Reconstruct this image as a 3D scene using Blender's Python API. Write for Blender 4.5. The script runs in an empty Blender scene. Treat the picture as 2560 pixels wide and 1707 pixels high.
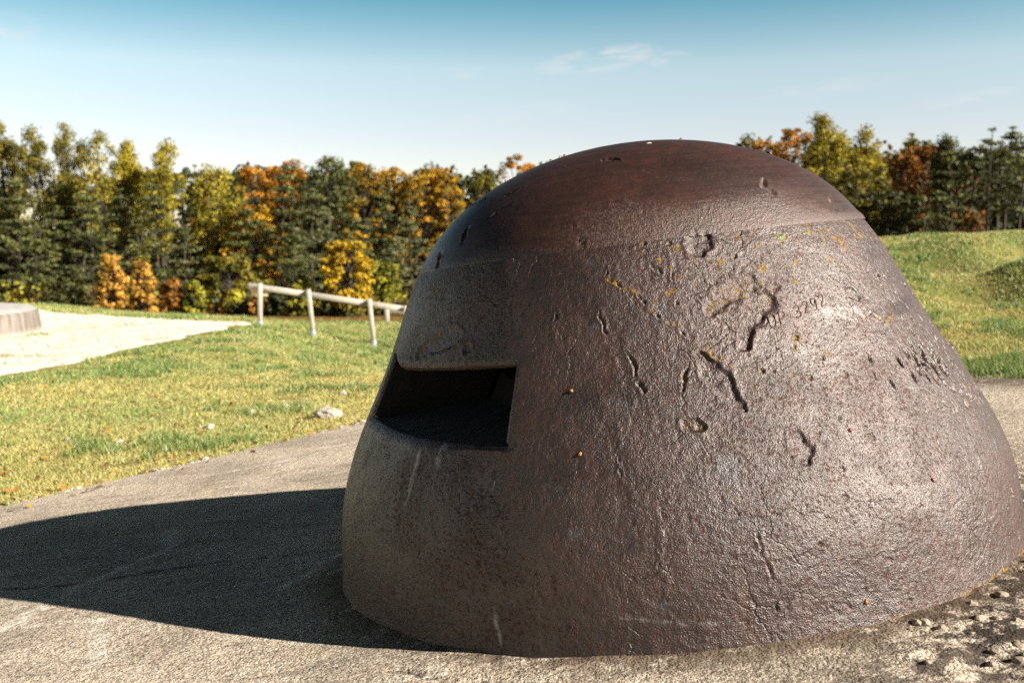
import bpy, math, random
import numpy as np
from mathutils import Vector, Matrix

# ------------------------------------------------------------------ camera, sky, sun, exposure
scene = bpy.context.scene
col = scene.collection
CAM_H = 0.8098
cam_data = bpy.data.cameras.new('camera')
cam = bpy.data.objects.new('camera', cam_data)
col.objects.link(cam)
cam.location = (0, 0, CAM_H)
cam.rotation_euler = (math.radians(90 - 5.6), 0, 0)
cam_data.lens = 35.0
cam_data.sensor_width = 36.0
cam_data.clip_start = 0.05
cam_data.clip_end = 3000
cam_data.dof.use_dof = True
cam_data.dof.focus_distance = 2.15
cam_data.dof.aperture_fstop = 5.0
scene.camera = cam

SUN_EL, SUN_AZ = math.radians(29.0), math.radians(23.5)     # from the right, a little behind the camera
sun_dir = Vector((math.cos(SUN_EL) * math.cos(SUN_AZ), -math.cos(SUN_EL) * math.sin(SUN_AZ), math.sin(SUN_EL)))
sd = bpy.data.lights.new('sun', 'SUN')
sd.energy = 5.0
sd.angle = math.radians(0.5)
sd.color = (1.0, 0.93, 0.82)
sun = bpy.data.objects.new('sun', sd)
col.objects.link(sun)
sun.rotation_euler = sun_dir.to_track_quat('Z', 'Y').to_euler()
sun.location = sun_dir * 50

scene.view_settings.view_transform = 'Standard'
scene.view_settings.look = 'None'
scene.view_settings.gamma = 1.0
scene.view_settings.exposure = 1.5
scene.view_settings.use_curve_mapping = False
scene.render.engine = 'CYCLES'
scene.cycles.use_denoising = False
scene.cycles.max_bounces = 6
scene.cycles.transparent_max_bounces = 6
scene.cycles.sample_clamp_indirect = 2.0


class NT:
    """short-hand for building node trees"""
    def __init__(self, tree):
        self.t = tree
        tree.nodes.clear()

    def n(self, kind, ins=None, **props):
        nd = self.t.nodes.new(kind)
        for k, v in props.items():
            setattr(nd, k, v)
        for k, v in (ins or {}).items():
            if isinstance(v, bpy.types.NodeSocket):
                self.t.links.new(v, nd.inputs[k])
            else:
                nd.inputs[k].default_value = v
        return nd

    def math(self, op, a, b=0.0, c=None, clamp=False):
        ins = {0: a, 1: b}
        if c is not None:
            ins[2] = c
        return self.n('ShaderNodeMath', ins, operation=op, use_clamp=clamp).outputs[0]

    def noise(self, vec, scale, detail=2.0, rough=0.5, dist=0.0):
        return self.n('ShaderNodeTexNoise', {'Vector': vec, 'Scale': scale, 'Detail': detail, 'Roughness': rough, 'Distortion': dist}).outputs['Fac']

    def ramp(self, fac, stops):
        nd = self.n('ShaderNodeValToRGB', {'Fac': fac})
        cr = nd.color_ramp
        while len(cr.elements) < len(stops):
            cr.elements.new(0.5)
        for e, (p, c) in zip(cr.elements, stops):
            e.position = p
            e.color = (*c, 1) if len(c) == 3 else c
        return nd.outputs['Color']

    def step(self, x, a, b, lo=0.0, hi=1.0):
        return self.n('ShaderNodeMapRange', {'Value': x, 'From Min': a, 'From Max': b, 'To Min': lo, 'To Max': hi}, interpolation_type='SMOOTHSTEP').outputs[0]

    def mix(self, fac, a, b, mode='MIX'):
        nd = self.n('ShaderNodeMix', data_type='RGBA', blend_type=mode)
        for k, v in ((0, fac), (6, a), (7, b)):
            if isinstance(v, bpy.types.NodeSocket):
                self.t.links.new(v, nd.inputs[k])
            else:
                nd.inputs[k].default_value = (*v, 1) if isinstance(v, tuple) and len(v) == 3 else v
        return nd.outputs[2]

    def bump(self, height, strength, distance, normal=None):
        ins = {'Height': height, 'Strength': strength, 'Distance': distance}
        if normal is not None:
            ins['Normal'] = normal
        return self.n('ShaderNodeBump', ins).outputs[0]


world = bpy.data.worlds.new('World')
scene.world = world
world.use_nodes = True
w = NT(world.node_tree)
sky = w.n('ShaderNodeTexSky', sky_type='NISHITA', sun_disc=False, sun_elevation=SUN_EL, sun_rotation=math.pi / 2 + SUN_AZ,
          air_density=1.0, dust_density=0.6, ozone_density=2.0, altitude=300)
gen = w.n('ShaderNodeTexCoord').outputs['Generated']
sep = w.n('ShaderNodeSeparateXYZ', {0: gen})
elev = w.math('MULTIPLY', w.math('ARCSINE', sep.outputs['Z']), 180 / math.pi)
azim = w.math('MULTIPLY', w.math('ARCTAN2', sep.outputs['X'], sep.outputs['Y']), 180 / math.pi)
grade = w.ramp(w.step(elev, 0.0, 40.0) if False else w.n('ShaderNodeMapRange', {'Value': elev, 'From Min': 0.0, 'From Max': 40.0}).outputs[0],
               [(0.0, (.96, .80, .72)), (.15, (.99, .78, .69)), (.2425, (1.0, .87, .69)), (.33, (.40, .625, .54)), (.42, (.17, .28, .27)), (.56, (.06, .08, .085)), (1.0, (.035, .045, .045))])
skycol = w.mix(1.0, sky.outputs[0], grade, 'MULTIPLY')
# a few thin wisps of fair-weather cloud
cvec = w.n('ShaderNodeCombineXYZ', {0: w.math('MULTIPLY', azim, 0.35), 1: w.math('MULTIPLY', elev, 1.5), 2: 0.0}).outputs[0]
cn = w.noise(cvec, 1.0, 5.0, 0.6, 0.6)
cover = None
for (a0, e0, ra, re, k) in ((4.9, 10.15, 3.8, 0.75, .85), (8.8, 10.1, 1.3, 0.5, .6), (-2.5, 9.5, 1.3, .4, .4), (0.2, 7.3, 5.0, .7, .22),
                            (-13, 5.1, 6.0, .6, .25), (17, 8.2, 5, .6, .2), (-27, 10.5, 2.5, 1.0, .5), (24, 7.4, 3, .4, .3)):
    tilt = w.math('ADD', w.math('SUBTRACT', elev, e0), w.math('MULTIPLY', w.math('SUBTRACT', azim, a0), -0.13))
    d = w.math('ADD', w.math('POWER', w.math('DIVIDE', w.math('SUBTRACT', azim, a0), ra), 2.0), w.math('POWER', w.math('DIVIDE', tilt, re), 2.0))
    m = w.math('MULTIPLY', w.math('SUBTRACT', 1.0, d, clamp=True), k)
    cover = m if cover is None else w.math('MAXIMUM', cover, m)
mask = w.math('MULTIPLY', cover, w.step(cn, 0.36, 0.66), clamp=True)
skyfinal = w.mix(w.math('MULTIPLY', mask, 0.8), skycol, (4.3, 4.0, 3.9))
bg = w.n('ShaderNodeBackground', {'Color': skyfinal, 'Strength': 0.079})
wo = w.n('ShaderNodeOutputWorld', {'Surface': bg.outputs[0]})

# ------------------------------------------------------------------ helpers
def sstep(a, b, x):
    t = np.clip((x - a) / (b - a), 0, 1)
    return t * t * (3 - 2 * t)

def hash3(ix, iy, iz):
    n = (ix * 374761393 + iy * 668265263 + iz * 2147483647 + 1013904223) & 0xFFFFFFFF
    n = ((n ^ (n >> 13)) * 1274126177) & 0xFFFFFFFF
    n = ((n ^ (n >> 16)) * 2246822519) & 0xFFFFFFFF
    return ((n ^ (n >> 15)) & 0xFFFFFF) / float(0xFFFFFF)

def vnoise(p, freq, seed=0):
    """value noise in -1..1 at points p (n,3)"""
    q = np.asarray(p, float) * freq + seed * 17.31 + 500.0
    i = np.floor(q).astype(np.int64)
    f = q - i
    f = f * f * (3 - 2 * f)
    out = 0.0
    for dx in (0, 1):
        wx = f[..., 0] if dx else 1 - f[..., 0]
        for dy in (0, 1):
            wy = f[..., 1] if dy else 1 - f[..., 1]
            for dz in (0, 1):
                wz = f[..., 2] if dz else 1 - f[..., 2]
                out = out + wx * wy * wz * hash3(i[..., 0] + dx, i[..., 1] + dy, i[..., 2] + dz)
    return out * 2 - 1

def fbm(p, freq, octaves=3, seed=0):
    s, a, t = 0.0, 1.0, 0.0
    for k in range(octaves):
        s = s + a * vnoise(p, freq * 2 ** k, seed + k * 3)
        t += a
        a *= 0.5
    return s / t

CUP_X, CUP_Y = 0.4386, 2.75                  # where the casting stands on the roof
TILT_X, TILT_Y = 0.1203, -0.0381             # fall of the concrete roof

def roof_z(x, y):
    return TILT_X * (x - CUP_X) + TILT_Y * (y - CUP_Y)

def roof_left(y):
    return -2.385 + (y - 4.541) * 0.91

def roof_right(y):
    return np.interp(y, [-6, -4, 1, 3.6, 4.776, 5.005, 6.2, 6.9, 7.06], [5.6, 5.4, 4.6, 3.2, 2.475, 2.347, 1.5, 0.6, -0.08])

def outside_roof(x, y):
    """rough distance outside the roof edge, negative on it"""
    a = (roof_left(y) - x) * 0.74
    b = (x - roof_right(y)) * 0.83
    c = y - 7.06
    return np.maximum(np.maximum(a, b), c)

def ground_z(x, y):
    x = np.asarray(x, float); y = np.asarray(y, float)
    r = x / np.maximum(y, 3.0)
    za = np.interp(y, [-60, 4.5, 7, 10, 14, 18, 22, 30, 45, 80, 400], [-.4, -.38, -.44, -.53, -.68, -.83, -.93, -1.6, -2.25, -3.2, -6])
    zb = np.interp(y, [-60, 4.5, 7, 10, 16, 22, 26, 45, 80, 400], [-.5, -.42, -.47, -.52, -.62, -.66, -.76, -1.9, -3., -6])
    w = sstep(-.26, -.50, r)
    zl = za * (1 - w) + zb * w
    zr = np.interp(y, [-60, 3, 5, 7, 9, 11, 13, 15, 18, 25, 45, 400], [.2, .2, .16, .30, .50, .70, .82, .78, .55, 0, -.6, -5])
    p = np.stack([x, y, np.zeros_like(x)], -1)
    # shell-hole hummocks on the right
    for (hx, hy, hr, hh) in HUMMOCKS:
        d2 = ((x - hx) ** 2 + ((y - hy) * .8) ** 2) / hr ** 2
        zr = zr + 1.2 * hh * np.exp(-d2)
    k = sstep(.02, .30, r)
    zl = zl - 3.4 * (np.clip(r, -.27, -.06) + .213) * sstep(9, 15, y) * sstep(25, 19.5, y) * sstep(-.48, -.30, r)      # the field dips towards the gully
    z = zl * (1 - k) + zr * k
    z = z + .035 * vnoise(p, .55, 2) * sstep(6, 12, y) + .012 * vnoise(p, 2.1, 5)
    d = outside_roof(x, y)
    t = sstep(0.0, 1.6, d)
    z = np.where(d < 3, (roof_z(x, y) - .035) * (1 - t) + z * t, z)
    return np.where(d < -0.02, roof_z(x, y) - .30, z)

HUMMOCKS = [(5.1, 11.4, .55, .16), (5.6, 10.6, .45, -.14), (4.3, 10.2, .5, -.16), (4.75, 8.8, .40, .17), (3.9, 8.3, .40, -.14),
            (5.5, 8.0, .5, -.10), (4.6, 7.4, .35, .07), (3.6, 7.2, .35, -.07), (6.6, 12.6, .9, .14), (5.2, 13.2, .9, .06)]


def tag(o, label=None, category=None, group=None, kind=None):
    for k, v in (('label', label), ('category', category), ('group', group), ('kind', kind)):
        if v:
            o[k] = v
    return o

def link(name, me, mat=None, parent=None, smooth=True):
    o = bpy.data.objects.new(name, me)
    col.objects.link(o)
    if mat is not None and not me.materials:
        me.materials.append(mat)
    if smooth:
        me.polygons.foreach_set('use_smooth', np.ones(len(me.polygons), bool))
    if parent is not None:
        o.parent = parent
    return o

def empty(name, loc=(0, 0, 0)):
    o = bpy.data.objects.new(name, None)
    o.location = loc
    o.empty_display_size = 0.2
    col.objects.link(o)
    return o

def mesh_np(name, verts, faces, attrs=None, cols=None):
    """mesh from arrays; faces is an (n,3) or (n,4) array or a list of such"""
    me = bpy.data.meshes.new(name)
    verts = np.asarray(verts, np.float32)
    fl = faces if isinstance(faces, list) else [faces]
    fl = [np.asarray(f, np.int32) for f in fl if len(f)]
    me.vertices.add(len(verts))
    me.vertices.foreach_set('co', verts.ravel())
    loops = np.concatenate([f.ravel() for f in fl])
    sizes = np.concatenate([np.full(len(f), f.shape[1], np.int32) for f in fl])
    starts = np.concatenate([[0], np.cumsum(sizes)[:-1]]).astype(np.int32)
    me.loops.add(len(loops))
    me.loops.foreach_set('vertex_index', loops)
    me.polygons.add(len(sizes))
    me.polygons.foreach_set('loop_start', starts)
    me.update(calc_edges=True)
    for k, v in (attrs or {}).items():
        a = me.attributes.new(k, 'FLOAT', 'POINT')
        a.data.foreach_set('value', np.asarray(v, np.float32))
    if cols is not None:
        a = me.color_attributes.new('col', 'FLOAT_COLOR', 'POINT')
        c = np.ones((len(verts), 4), np.float32)
        c[:, :3] = cols
        a.data.foreach_set('color', c.ravel())
    return me

def grid_faces(nr, nc, wrap=False, off=0):
    r = np.arange(nr - 1)[:, None]
    c = np.arange(nc if wrap else nc - 1)[None, :]
    c1 = (c + 1) % nc
    f = np.stack([r * nc + c, r * nc + c1, (r + 1) * nc + c1, (r + 1) * nc + c], -1)
    return f + off                      # (nr-1, nc', 4)

class Geo:
    """gathers pieces of one part"""
    def __init__(self):
        self.v, self.q, self.t, self.n = [], [], [], 0

    def add(self, v, q=None, t=None):
        v = np.asarray(v, float).reshape(-1, 3)
        if q is not None:
            self.q.append(np.asarray(q).reshape(-1, 4) + self.n)
        if t is not None:
            self.t.append(np.asarray(t).reshape(-1, 3) + self.n)
        self.v.append(v)
        self.n += len(v)

    def box(self, cx, cy, cz, sx, sy, sz, M=None, bev=0.0):
        x, y, z = sx / 2, sy / 2, sz / 2
        b = bev
        pts, q, t = [], [], []
        # bevelled box: 24 corners
        idx = {}
        for ix in (-1, 1):
            for iy in (-1, 1):
                for iz in (-1, 1):
                    for a in range(3):
                        p = [ix * (x - b), iy * (y - b), iz * (z - b)]
                        p[a] = (ix * x, iy * y, iz * z)[a]
                        idx[(ix, iy, iz, a)] = len(pts)
                        pts.append(p)
        for a in range(3):
            o = [k for k in range(3) if k != a]
            for s in (-1, 1):
                ring = []
                for (u, v) in ((-1, -1), (1, -1), (1, 1), (-1, 1)):
                    k = [0, 0, 0]
                    k[a], k[o[0]], k[o[1]] = s, u, v
                    ring.append(idx[(*k, a)])
                q.append(ring)
            for (u, v) in ((-1, -1), (1, -1), (1, 1), (-1, 1)):   # edges along axis a
                ks = []
                for s in (-1, 1):
                    k = [0, 0, 0]
                    k[a], k[o[0]], k[o[1]] = s, u, v
                    ks.append(tuple(k))
                q.append([idx[(*ks[0], o[0])], idx[(*ks[1], o[0])], idx[(*ks[1], o[1])], idx[(*ks[0], o[1])]])
        for ix in (-1, 1):
            for iy in (-1, 1):
                for iz in (-1, 1):
                    t.append([idx[(ix, iy, iz, a)] for a in range(3)])
        pts = np.array(pts) + [cx, cy, cz]
        if M is not None:
            A = np.array(M)
            pts = pts @ A[:3, :3].T + A[:3, 3]
        self.add(pts, q, t)

    def tube(self, pts, radii, n=6):
        pts = np.asarray(pts, float)
        k = len(pts)
        d = np.gradient(pts, axis=0)
        d /= np.linalg.norm(d, axis=1)[:, None] + 1e-9
        ref = np.array([0.31, 0.87, 0.12])
        a = np.cross(d, ref); a /= np.linalg.norm(a, axis=1)[:, None] + 1e-9
        b = np.cross(d, a)
        th = np.linspace(0, 2 * np.pi, n, endpoint=False)
        r = np.asarray(radii, float)[:, None, None]
        v = pts[:, None, :] + r * (np.cos(th)[None, :, None] * a[:, None, :] + np.sin(th)[None, :, None] * b[:, None, :])
        self.add(v, grid_faces(k, n, wrap=True))

    def build(self, name, mat, parent=None, smooth=False, recalc=False, **kw):
        f = []
        if self.q: f.append(np.concatenate(self.q))
        if self.t: f.append(np.concatenate(self.t))
        me = mesh_np(name, np.concatenate(self.v), f, **kw)
        if recalc:
            import bmesh
            bm = bmesh.new(); bm.from_mesh(me)
            bmesh.ops.recalc_face_normals(bm, faces=bm.faces)
            bm.to_mesh(me); bm.free()
        return link(name, me, mat, parent, smooth)

def material(name):
    m = bpy.data.materials.new(name)
    m.use_nodes = True
    return m, NT(m.node_tree)

def finish(nt, bsdf):
    nt.n('ShaderNodeOutputMaterial', {'Surface': bsdf.outputs[0]})

# ------------------------------------------------------------------ materials
def mat_armour(name, cap):
    m, n = material(name)
    obj = n.n('ShaderNodeTexCoord').outputs['Object']
    big = n.noise(obj, 5.0, 5.0, 0.62, 0.5)
    mid = n.noise(obj, 34.0, 4.0, 0.6)
    fine = n.noise(obj, 165.0, 3.0, 0.6)
    lich = n.n('ShaderNodeAttribute', attribute_name='lichen').outputs['Fac']
    dirt = n.n('ShaderNodeAttribute', attribute_name='dirt').outputs['Fac']
    scrape = n.n('ShaderNodeAttribute', attribute_name='scrape').outputs['Fac']
    pale = n.n('ShaderNodeAttribute', attribute_name='pale').outputs['Fac']
    if cap:
        sc = n.n('ShaderNodeMapping', {'Vector': obj, 'Scale': (7, 7, 170)}).outputs[0]
        streak = n.noise(sc, 1.0, 4.0, 0.65)
        base = n.ramp(n.math('ADD', n.math('MULTIPLY', big, .6), n.math('MULTIPLY', mid, .4)),
                      [(0.3, (.008, .004, .0035)), (0.5, (.024, .0088, .006)), (0.7, (.050, .017, .010))])
        base = n.mix(n.step(fine, .52, .75, 0, .55), base, (.055, .024, .016))
        rough = n.math('ADD', n.math('ADD', .38, n.math('MULTIPLY', n.math('SUBTRACT', streak, .5), .22)), n.math('MULTIPLY', fine, .14))
        rough = n.math('ADD', rough, n.math('MULTIPLY', dirt, .25))
        h = n.math('ADD', n.math('MULTIPLY', streak, .5), n.math('MULTIPLY', fine, .7))
        skin = n.n('ShaderNodeAttribute', attribute_name='scrape').outputs['Fac']
        gr = n.math('ADD', n.noise(obj, 310.0, 2.5, .65), n.math('MULTIPLY', n.noise(obj, 120.0, 3.0, .6), .9))
        base = n.mix(n.math('MULTIPLY', skin, n.step(gr, 1.0, .75, 0, .8)), base, (.068, .029, .018))
        rough = n.math('ADD', rough, n.math('MULTIPLY', skin, n.step(gr, 1.0, .75, 0, .3)))
        nrm = n.bump(h, .40, .0016)
        nrm = n.bump(mid, .15, .004, nrm)
        nrm = n.bump(n.math('MULTIPLY', gr, skin), .68, .0034, nrm)
        ior = 1.78
        cavity = 0.0
    else:
        grain = n.noise(obj, 310.0, 2.5, 0.65)
        lump = n.noise(obj, 120.0, 3.0, 0.6)
        patch = n.step(n.noise(obj, 8.0, 5.0, 0.62, 0.4), .38, .62)              # duller and cleaner areas
        run = n.noise(n.n('ShaderNodeMapping', {'Vector': obj, 'Scale': (15, 15, 2.2)}).outputs[0], 1.0, 4.0, .6, .3)
        pit = n.step(n.math('ADD', n.math('MULTIPLY', grain, .5), n.math('MULTIPLY', lump, .5)), n.math('ADD', .47, n.math('MULTIPLY', patch, .06)), .38)
        base = n.ramp(n.math('ADD', n.math('MULTIPLY', big, .55), n.math('MULTIPLY', mid, .45)),
                      [(0.30, (.006, .0035, .0035)), (0.45, (.014, .0062, .0048)), (0.57, (.026, .0105, .0072)), (0.72, (.022, .014, .0135))])
        base = n.mix(n.math('MULTIPLY', pit, .7), base, (.072, .025, .014))
        base = n.mix(n.step(run, .55, .75, 0, .6), base, (.060, .024, .014))
        base = n.mix(n.step(run, .44, .28, 0, .5), base, (.009, .008, .009))
        blot = n.step(n.noise(obj, 14.0, 3.0, .55), .62, .70)
        base = n.mix(n.math('MULTIPLY', blot, .45), base, (.045, .050, .058))
        rough = n.math('ADD', n.math('ADD', .38, n.math('MULTIPLY', fine, .14)), n.math('MULTIPLY', pit, .34))
        rough = n.math('ADD', rough, n.math('MULTIPLY', n.math('SUBTRACT', patch, .5), .05))
        rough = n.math('SUBTRACT', rough, n.math('MULTIPLY', scrape, .06))
        amp = n.math('MULTIPLY', n.math('SUBTRACT', 1.0, n.math('MULTIPLY', scrape, .65)), n.math('ADD', .85, n.math('MULTIPLY', patch, .25)))
        h = n.math('MULTIPLY', n.math('ADD', grain, n.math('MULTIPLY', lump, .9)), amp)
        nrm = n.bump(h, .68, .0034)
        nrm = n.bump(mid, .12, .010, nrm)
        wob = n.n('ShaderNodeVectorMath', {0: obj, 1: n.n('ShaderNodeVectorMath', {0: n.n('ShaderNodeTexNoise', {'Vector': obj, 'Scale': 16.0, 'Detail': 4.0}).outputs['Color'], 'Scale': .075}, operation='SCALE').outputs[0]}, operation='ADD').outputs[0]
        cell = n.n('ShaderNodeTexVoronoi', {'Vector': wob, 'Scale': 10.0}, feature='DISTANCE_TO_EDGE').outputs['Distance']
        fis = n.math('MULTIPLY', n.step(cell, .030, .004), n.step(n.noise(obj, 4.5, 2.0), .50, .60))       # hairline fissures
        nrm = n.bump(n.math('SUBTRACT', 1.0, fis), .5, .0025, nrm)
        base = n.mix(n.math('MULTIPLY', fis, .4), base, (.012, .008, .007))
        ior = 1.78
        cavity = pit
    base = n.mix(n.math('MULTIPLY', dirt, .75, clamp=True), base, (.045, .024, .017))
    base = n.mix(n.math('MULTIPLY', pale, n.step(mid, .35, .62), clamp=True), base, (.34, .33, .33))
    ln = n.noise(obj, 150.0, 3.0, .6)
    lm = n.math('MULTIPLY', n.step(n.math('ADD', lich, n.math('MULTIPLY', n.math('SUBTRACT', ln, .5), 2.6)), .50, .70), n.step(lich, .05, .25))
    lcol = n.mix(n.step(n.noise(obj, 60.0), .35, .65), (.17, .098, .014), (.27, .165, .024))
    lcol = n.mix(n.step(n.noise(obj, 30.0), .66, .70), lcol, (.10, .28, .06))
    base = n.mix(lm, base, lcol)
    rough = n.math('ADD', rough, n.math('MULTIPLY', lm, .5), clamp=True)
    b = n.n('ShaderNodeBsdfPrincipled', {'Base Color': base, 'Roughness': rough, 'IOR': ior, 'Specular Tint': (1.0, .91, .88, 1.0), 'Normal': nrm, 'Specular IOR Level': n.math('SUBTRACT', n.math('SUBTRACT', .5, n.math('MULTIPLY', cavity, .38)), n.math('MULTIPLY', lm, .5), clamp=True)})
    finish(n, b)
    return m

def mat_simple(name, c, rough=.8, metal=0.0, noise=None, c2=None, bump=None):
    m, n = material(name)
    obj = n.n('ShaderNodeTexCoord').outputs['Object']
    color = (*c, 1)
    ins = {'Roughness': rough, 'Metallic': metal}
    if noise:
        f = n.noise(obj, noise, 4.0, .6)
        color = n.mix(n.step(f, .35, .65), c, c2)
        if bump:
            ins['Normal'] = n.bump(f, .6, bump)
    ins['Base Color'] = color
    finish(n, n.n('ShaderNodeBsdfPrincipled', ins))
    return m

def mat_concrete(name, warm=(.52, .43, .33), grain=1.0):
    m, n = material(name)
    obj = n.n('ShaderNodeTexCoord').outputs['Object']
    big = n.noise(obj, 1.7, 5.0, .6, .4)
    st = n.n('ShaderNodeMapping', {'Vector': obj, 'Rotation': (0, 0, .25), 'Scale': (2.2, 9.0, 4)}).outputs[0]
    streak = n.noise(st, 1.6, 5.0, .65, .8)
    sand = n.noise(obj, 165.0, 3.0, .7)
    grit = n.n('ShaderNodeTexVoronoi', {'Vector': obj, 'Scale': 150.0})
    gcol = n.n('ShaderNodeSeparateColor', {0: grit.outputs['Color']}).outputs[0]
    base = n.mix(n.step(big, .35, .65), tuple(x * .72 for x in warm), tuple(x * 1.22 for x in warm))
    base = n.mix(n.step(streak, .50, .66, 0, .75), base, (.62, .55, .45))
    base = n.mix(n.step(streak, .46, .30, 0, .7), base, (.17, .145, .12))
    base = n.mix(n.step(sand, .53, .38, 0, .85), base, (.085, .065, .05))
    base = n.mix(n.step(n.noise(obj, 75.0, 3.0, .65), .42, .33, 0, .75), base, (.07, .055, .045))
    base = n.mix(n.step(n.noise(obj, 6.0, 5.0, .7), .58, .72, 0, .45), base, (.22, .18, .14))
    base = n.mix(n.step(gcol, .80, .95, 0, .5), base, (.62, .56, .48))
    base = n.mix(n.step(gcol, .16, .04, 0, .6), base, (.13, .09, .06))
    moss = n.step(n.noise(obj, 2.6, 4.0, .65), .60, .72, 0, .35)
    base = n.mix(moss, base, (.30, .23, .10))
    eroded = n.n('ShaderNodeAttribute', attribute_name='eroded').outputs['Fac']
    base = n.mix(n.math('MULTIPLY', eroded, n.step(n.noise(obj, 22.0, 4.0, .65), .42, .54)), base, (.055, .042, .032))
    vein = n.n('ShaderNodeAttribute', attribute_name='vein').outputs['Fac']
    base = n.mix(n.math('MULTIPLY', vein, n.step(n.noise(obj, 40.0, 3.0), .34, .50, 0, .9)), base, (.72, .68, .62))
    stain = n.n('ShaderNodeAttribute', attribute_name='stain').outputs['Fac']
    base = n.mix(n.math('MULTIPLY', stain, n.step(n.noise(obj, 16.0, 4.0, .65), .34, .50)), base, (.085, .055, .034))
    crack = n.n('ShaderNodeAttribute', attribute_name='crack').outputs['Fac']
    base = n.mix(crack, base, (.05, .042, .035))
    h = n.math('ADD', n.math('MULTIPLY', sand, 1.0), n.math('MULTIPLY', grit.outputs['Distance'], -.5))
    nrm = n.bump(h, .8 * grain, .0045)
    nrm = n.bump(n.noise(obj, 42.0, 4.0, .6), .7 * grain, .012, nrm)
    b = n.n('ShaderNodeBsdfPrincipled', {'Base Color': base, 'Roughness': .9, 'Normal': nrm, 'Specular IOR Level': .25})
    finish(n, b)
    return m

def mat_ground():
    m, n = material('turf_soil')
    obj = n.n('ShaderNodeTexCoord').outputs['Object']
    sep_ = n.n('ShaderNodeSeparateXYZ', {0: obj})
    a = n.noise(obj, .9, 5.0, .6)
    b_ = n.noise(obj, 14.0, 4.0, .6)
    c = n.mix(n.step(b_, .35, .65), (.15, .135, .045), (.28, .23, .085))
    c = n.mix(n.step(a, .45, .62, 0, .8), c, (.10, .125, .028))
    # dead leaves under the trees
    lit = n.step(sep_.outputs['Y'], 24.0, 34.0)
    leaf = n.mix(n.step(n.noise(obj, 9.0, 3.0), .4, .6), (.20, .105, .02), (.07, .045, .020))
    c = n.mix(lit, c, leaf)
    nrm = n.bump(b_, .7, .03)
    finish(n, n.n('ShaderNodeBsdfPrincipled', {'Base Color': c, 'Roughness': 1.0, 'Normal': nrm, 'Specular IOR Level': .1}))
    return m

def mat_path():
    m, n = material('crushed_limestone')
    obj = n.n('ShaderNodeTexCoord').outputs['Object']
    a = n.noise(obj, 1.3, 5.0, .65)
    b_ = n.noise(obj, 17.0, 5.0, .75)
    c = n.mix(n.step(b_, .38, .60), (.42, .36, .28), (.80, .73, .62))
    c = n.mix(n.step(a, .58, .70, 0, .65), c, (.26, .20, .09))
    nrm = n.bump(b_, .8, .02)
    finish(n, n.n('ShaderNodeBsdfPrincipled', {'Base Color': c, 'Roughness': .95, 'Normal': nrm, 'Specular IOR Level': .1}))
    return m

def mat_leafy(name, transl=.35, rough=.6):
    """leaf colour is carried leaf by leaf in the mesh"""
    m, n = material(name)
    c = n.n('ShaderNodeVertexColor', layer_name='col').outputs['Color']
    d = n.n('ShaderNodeBsdfPrincipled', {'Base Color': c, 'Roughness': rough, 'Specular IOR Level': .25})
    t = n.n('ShaderNodeBsdfTranslucent', {'Color': c})
    mx = n.n('ShaderNodeMixShader', {0: transl, 1: d.outputs[0], 2: t.outputs[0]})
    finish(n, mx)
    return m

M_CAP = mat_armour('machined_rusted_steel', True)
M_BODY = mat_armour('cast_rusted_steel', False)
M_CONC = mat_concrete('weathered_concrete')
M_CONC2 = mat_simple('pale_concrete', (.30, .285, .275), .9, 0, 6.0, (.40, .385, .37), .006)
M_GROUND = mat_ground()
M_PATH = mat_path()
M_LEAF = mat_leafy('autumn_leaves', .25)
M_NEEDLE = mat_leafy('pine_needles', .15)
M_GRASS = mat_leafy('grass_blades', .30, .5)
M_BARK = mat_simple('dark_bark', (.030, .023, .018), .95, 0, 30.0, (.062, .047, .036), .01)
M_BARKP = mat_simple('pale_bark', (.30, .27, .22), .9, 0, 18.0, (.12, .10, .08), .01)
M_WOOD = mat_simple('weathered_timber', (.33, .285, .235), .85, 0, 26.0, (.47, .42, .36), .004)
M_WOODY = mat_simple('fresh_timber', (.55, .40, .20), .8, 0, 26.0, (.62, .48, .27), .003)
M_ZINC = mat_simple('galvanised_steel', (.42, .46, .50), .5, .7, 40.0, (.50, .54, .58))
M_LIME = mat_simple('limestone', (.55, .50, .43), .9, 0, 45.0, (.30, .26, .20), .01)
M_PEBBLE = mat_simple('pebble_stone', (.20, .145, .10), .8, 0, 60.0, (.36, .29, .22))
M_STAMP = mat_simple('rust_in_stamping', (.075, .040, .027), .8)
M_RED = mat_simple('red_wing_case', (.42, .035, .012), .3)
M_ORANGE = mat_simple('orange_wing_case', (.62, .22, .02), .3)
M_SLIT = mat_simple('shaded_rusty_steel', (.005, .004, .004), 1.0, 0, 40.0, (.012, .008, .006), .006)  # the slit's inner shade is put into this near-black colour
M_BLACK = mat_simple('black_chitin', (.012, .011, .012), .35)
M_DROP = mat_simple('bird_lime', (.75, .74, .70), .9)

# ------------------------------------------------------------------ ground
def make_ground():
    nx, ny = 300, 300
    k = np.linspace(-1, 1, nx)
    X = 4.0 * np.sinh(5.3 * k)
    k = np.linspace(-1, 1, ny)
    Y = 9.0 + 4.5 * np.sinh(5.3 * k) * np.where(k < 0, .25, 1.0)
    YY, XX = np.meshgrid(Y, X, indexing='ij')
    Z = ground_z(XX, YY)
    me = mesh_np('ground', np.stack([XX, YY, Z], -1).reshape(-1, 3), grid_faces(ny, nx).reshape(-1, 4))
    return tag(link('ground', me, M_GROUND), kind='structure', label='uneven grassy ground falling away to the autumn wood', category='ground')
make_ground()

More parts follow.
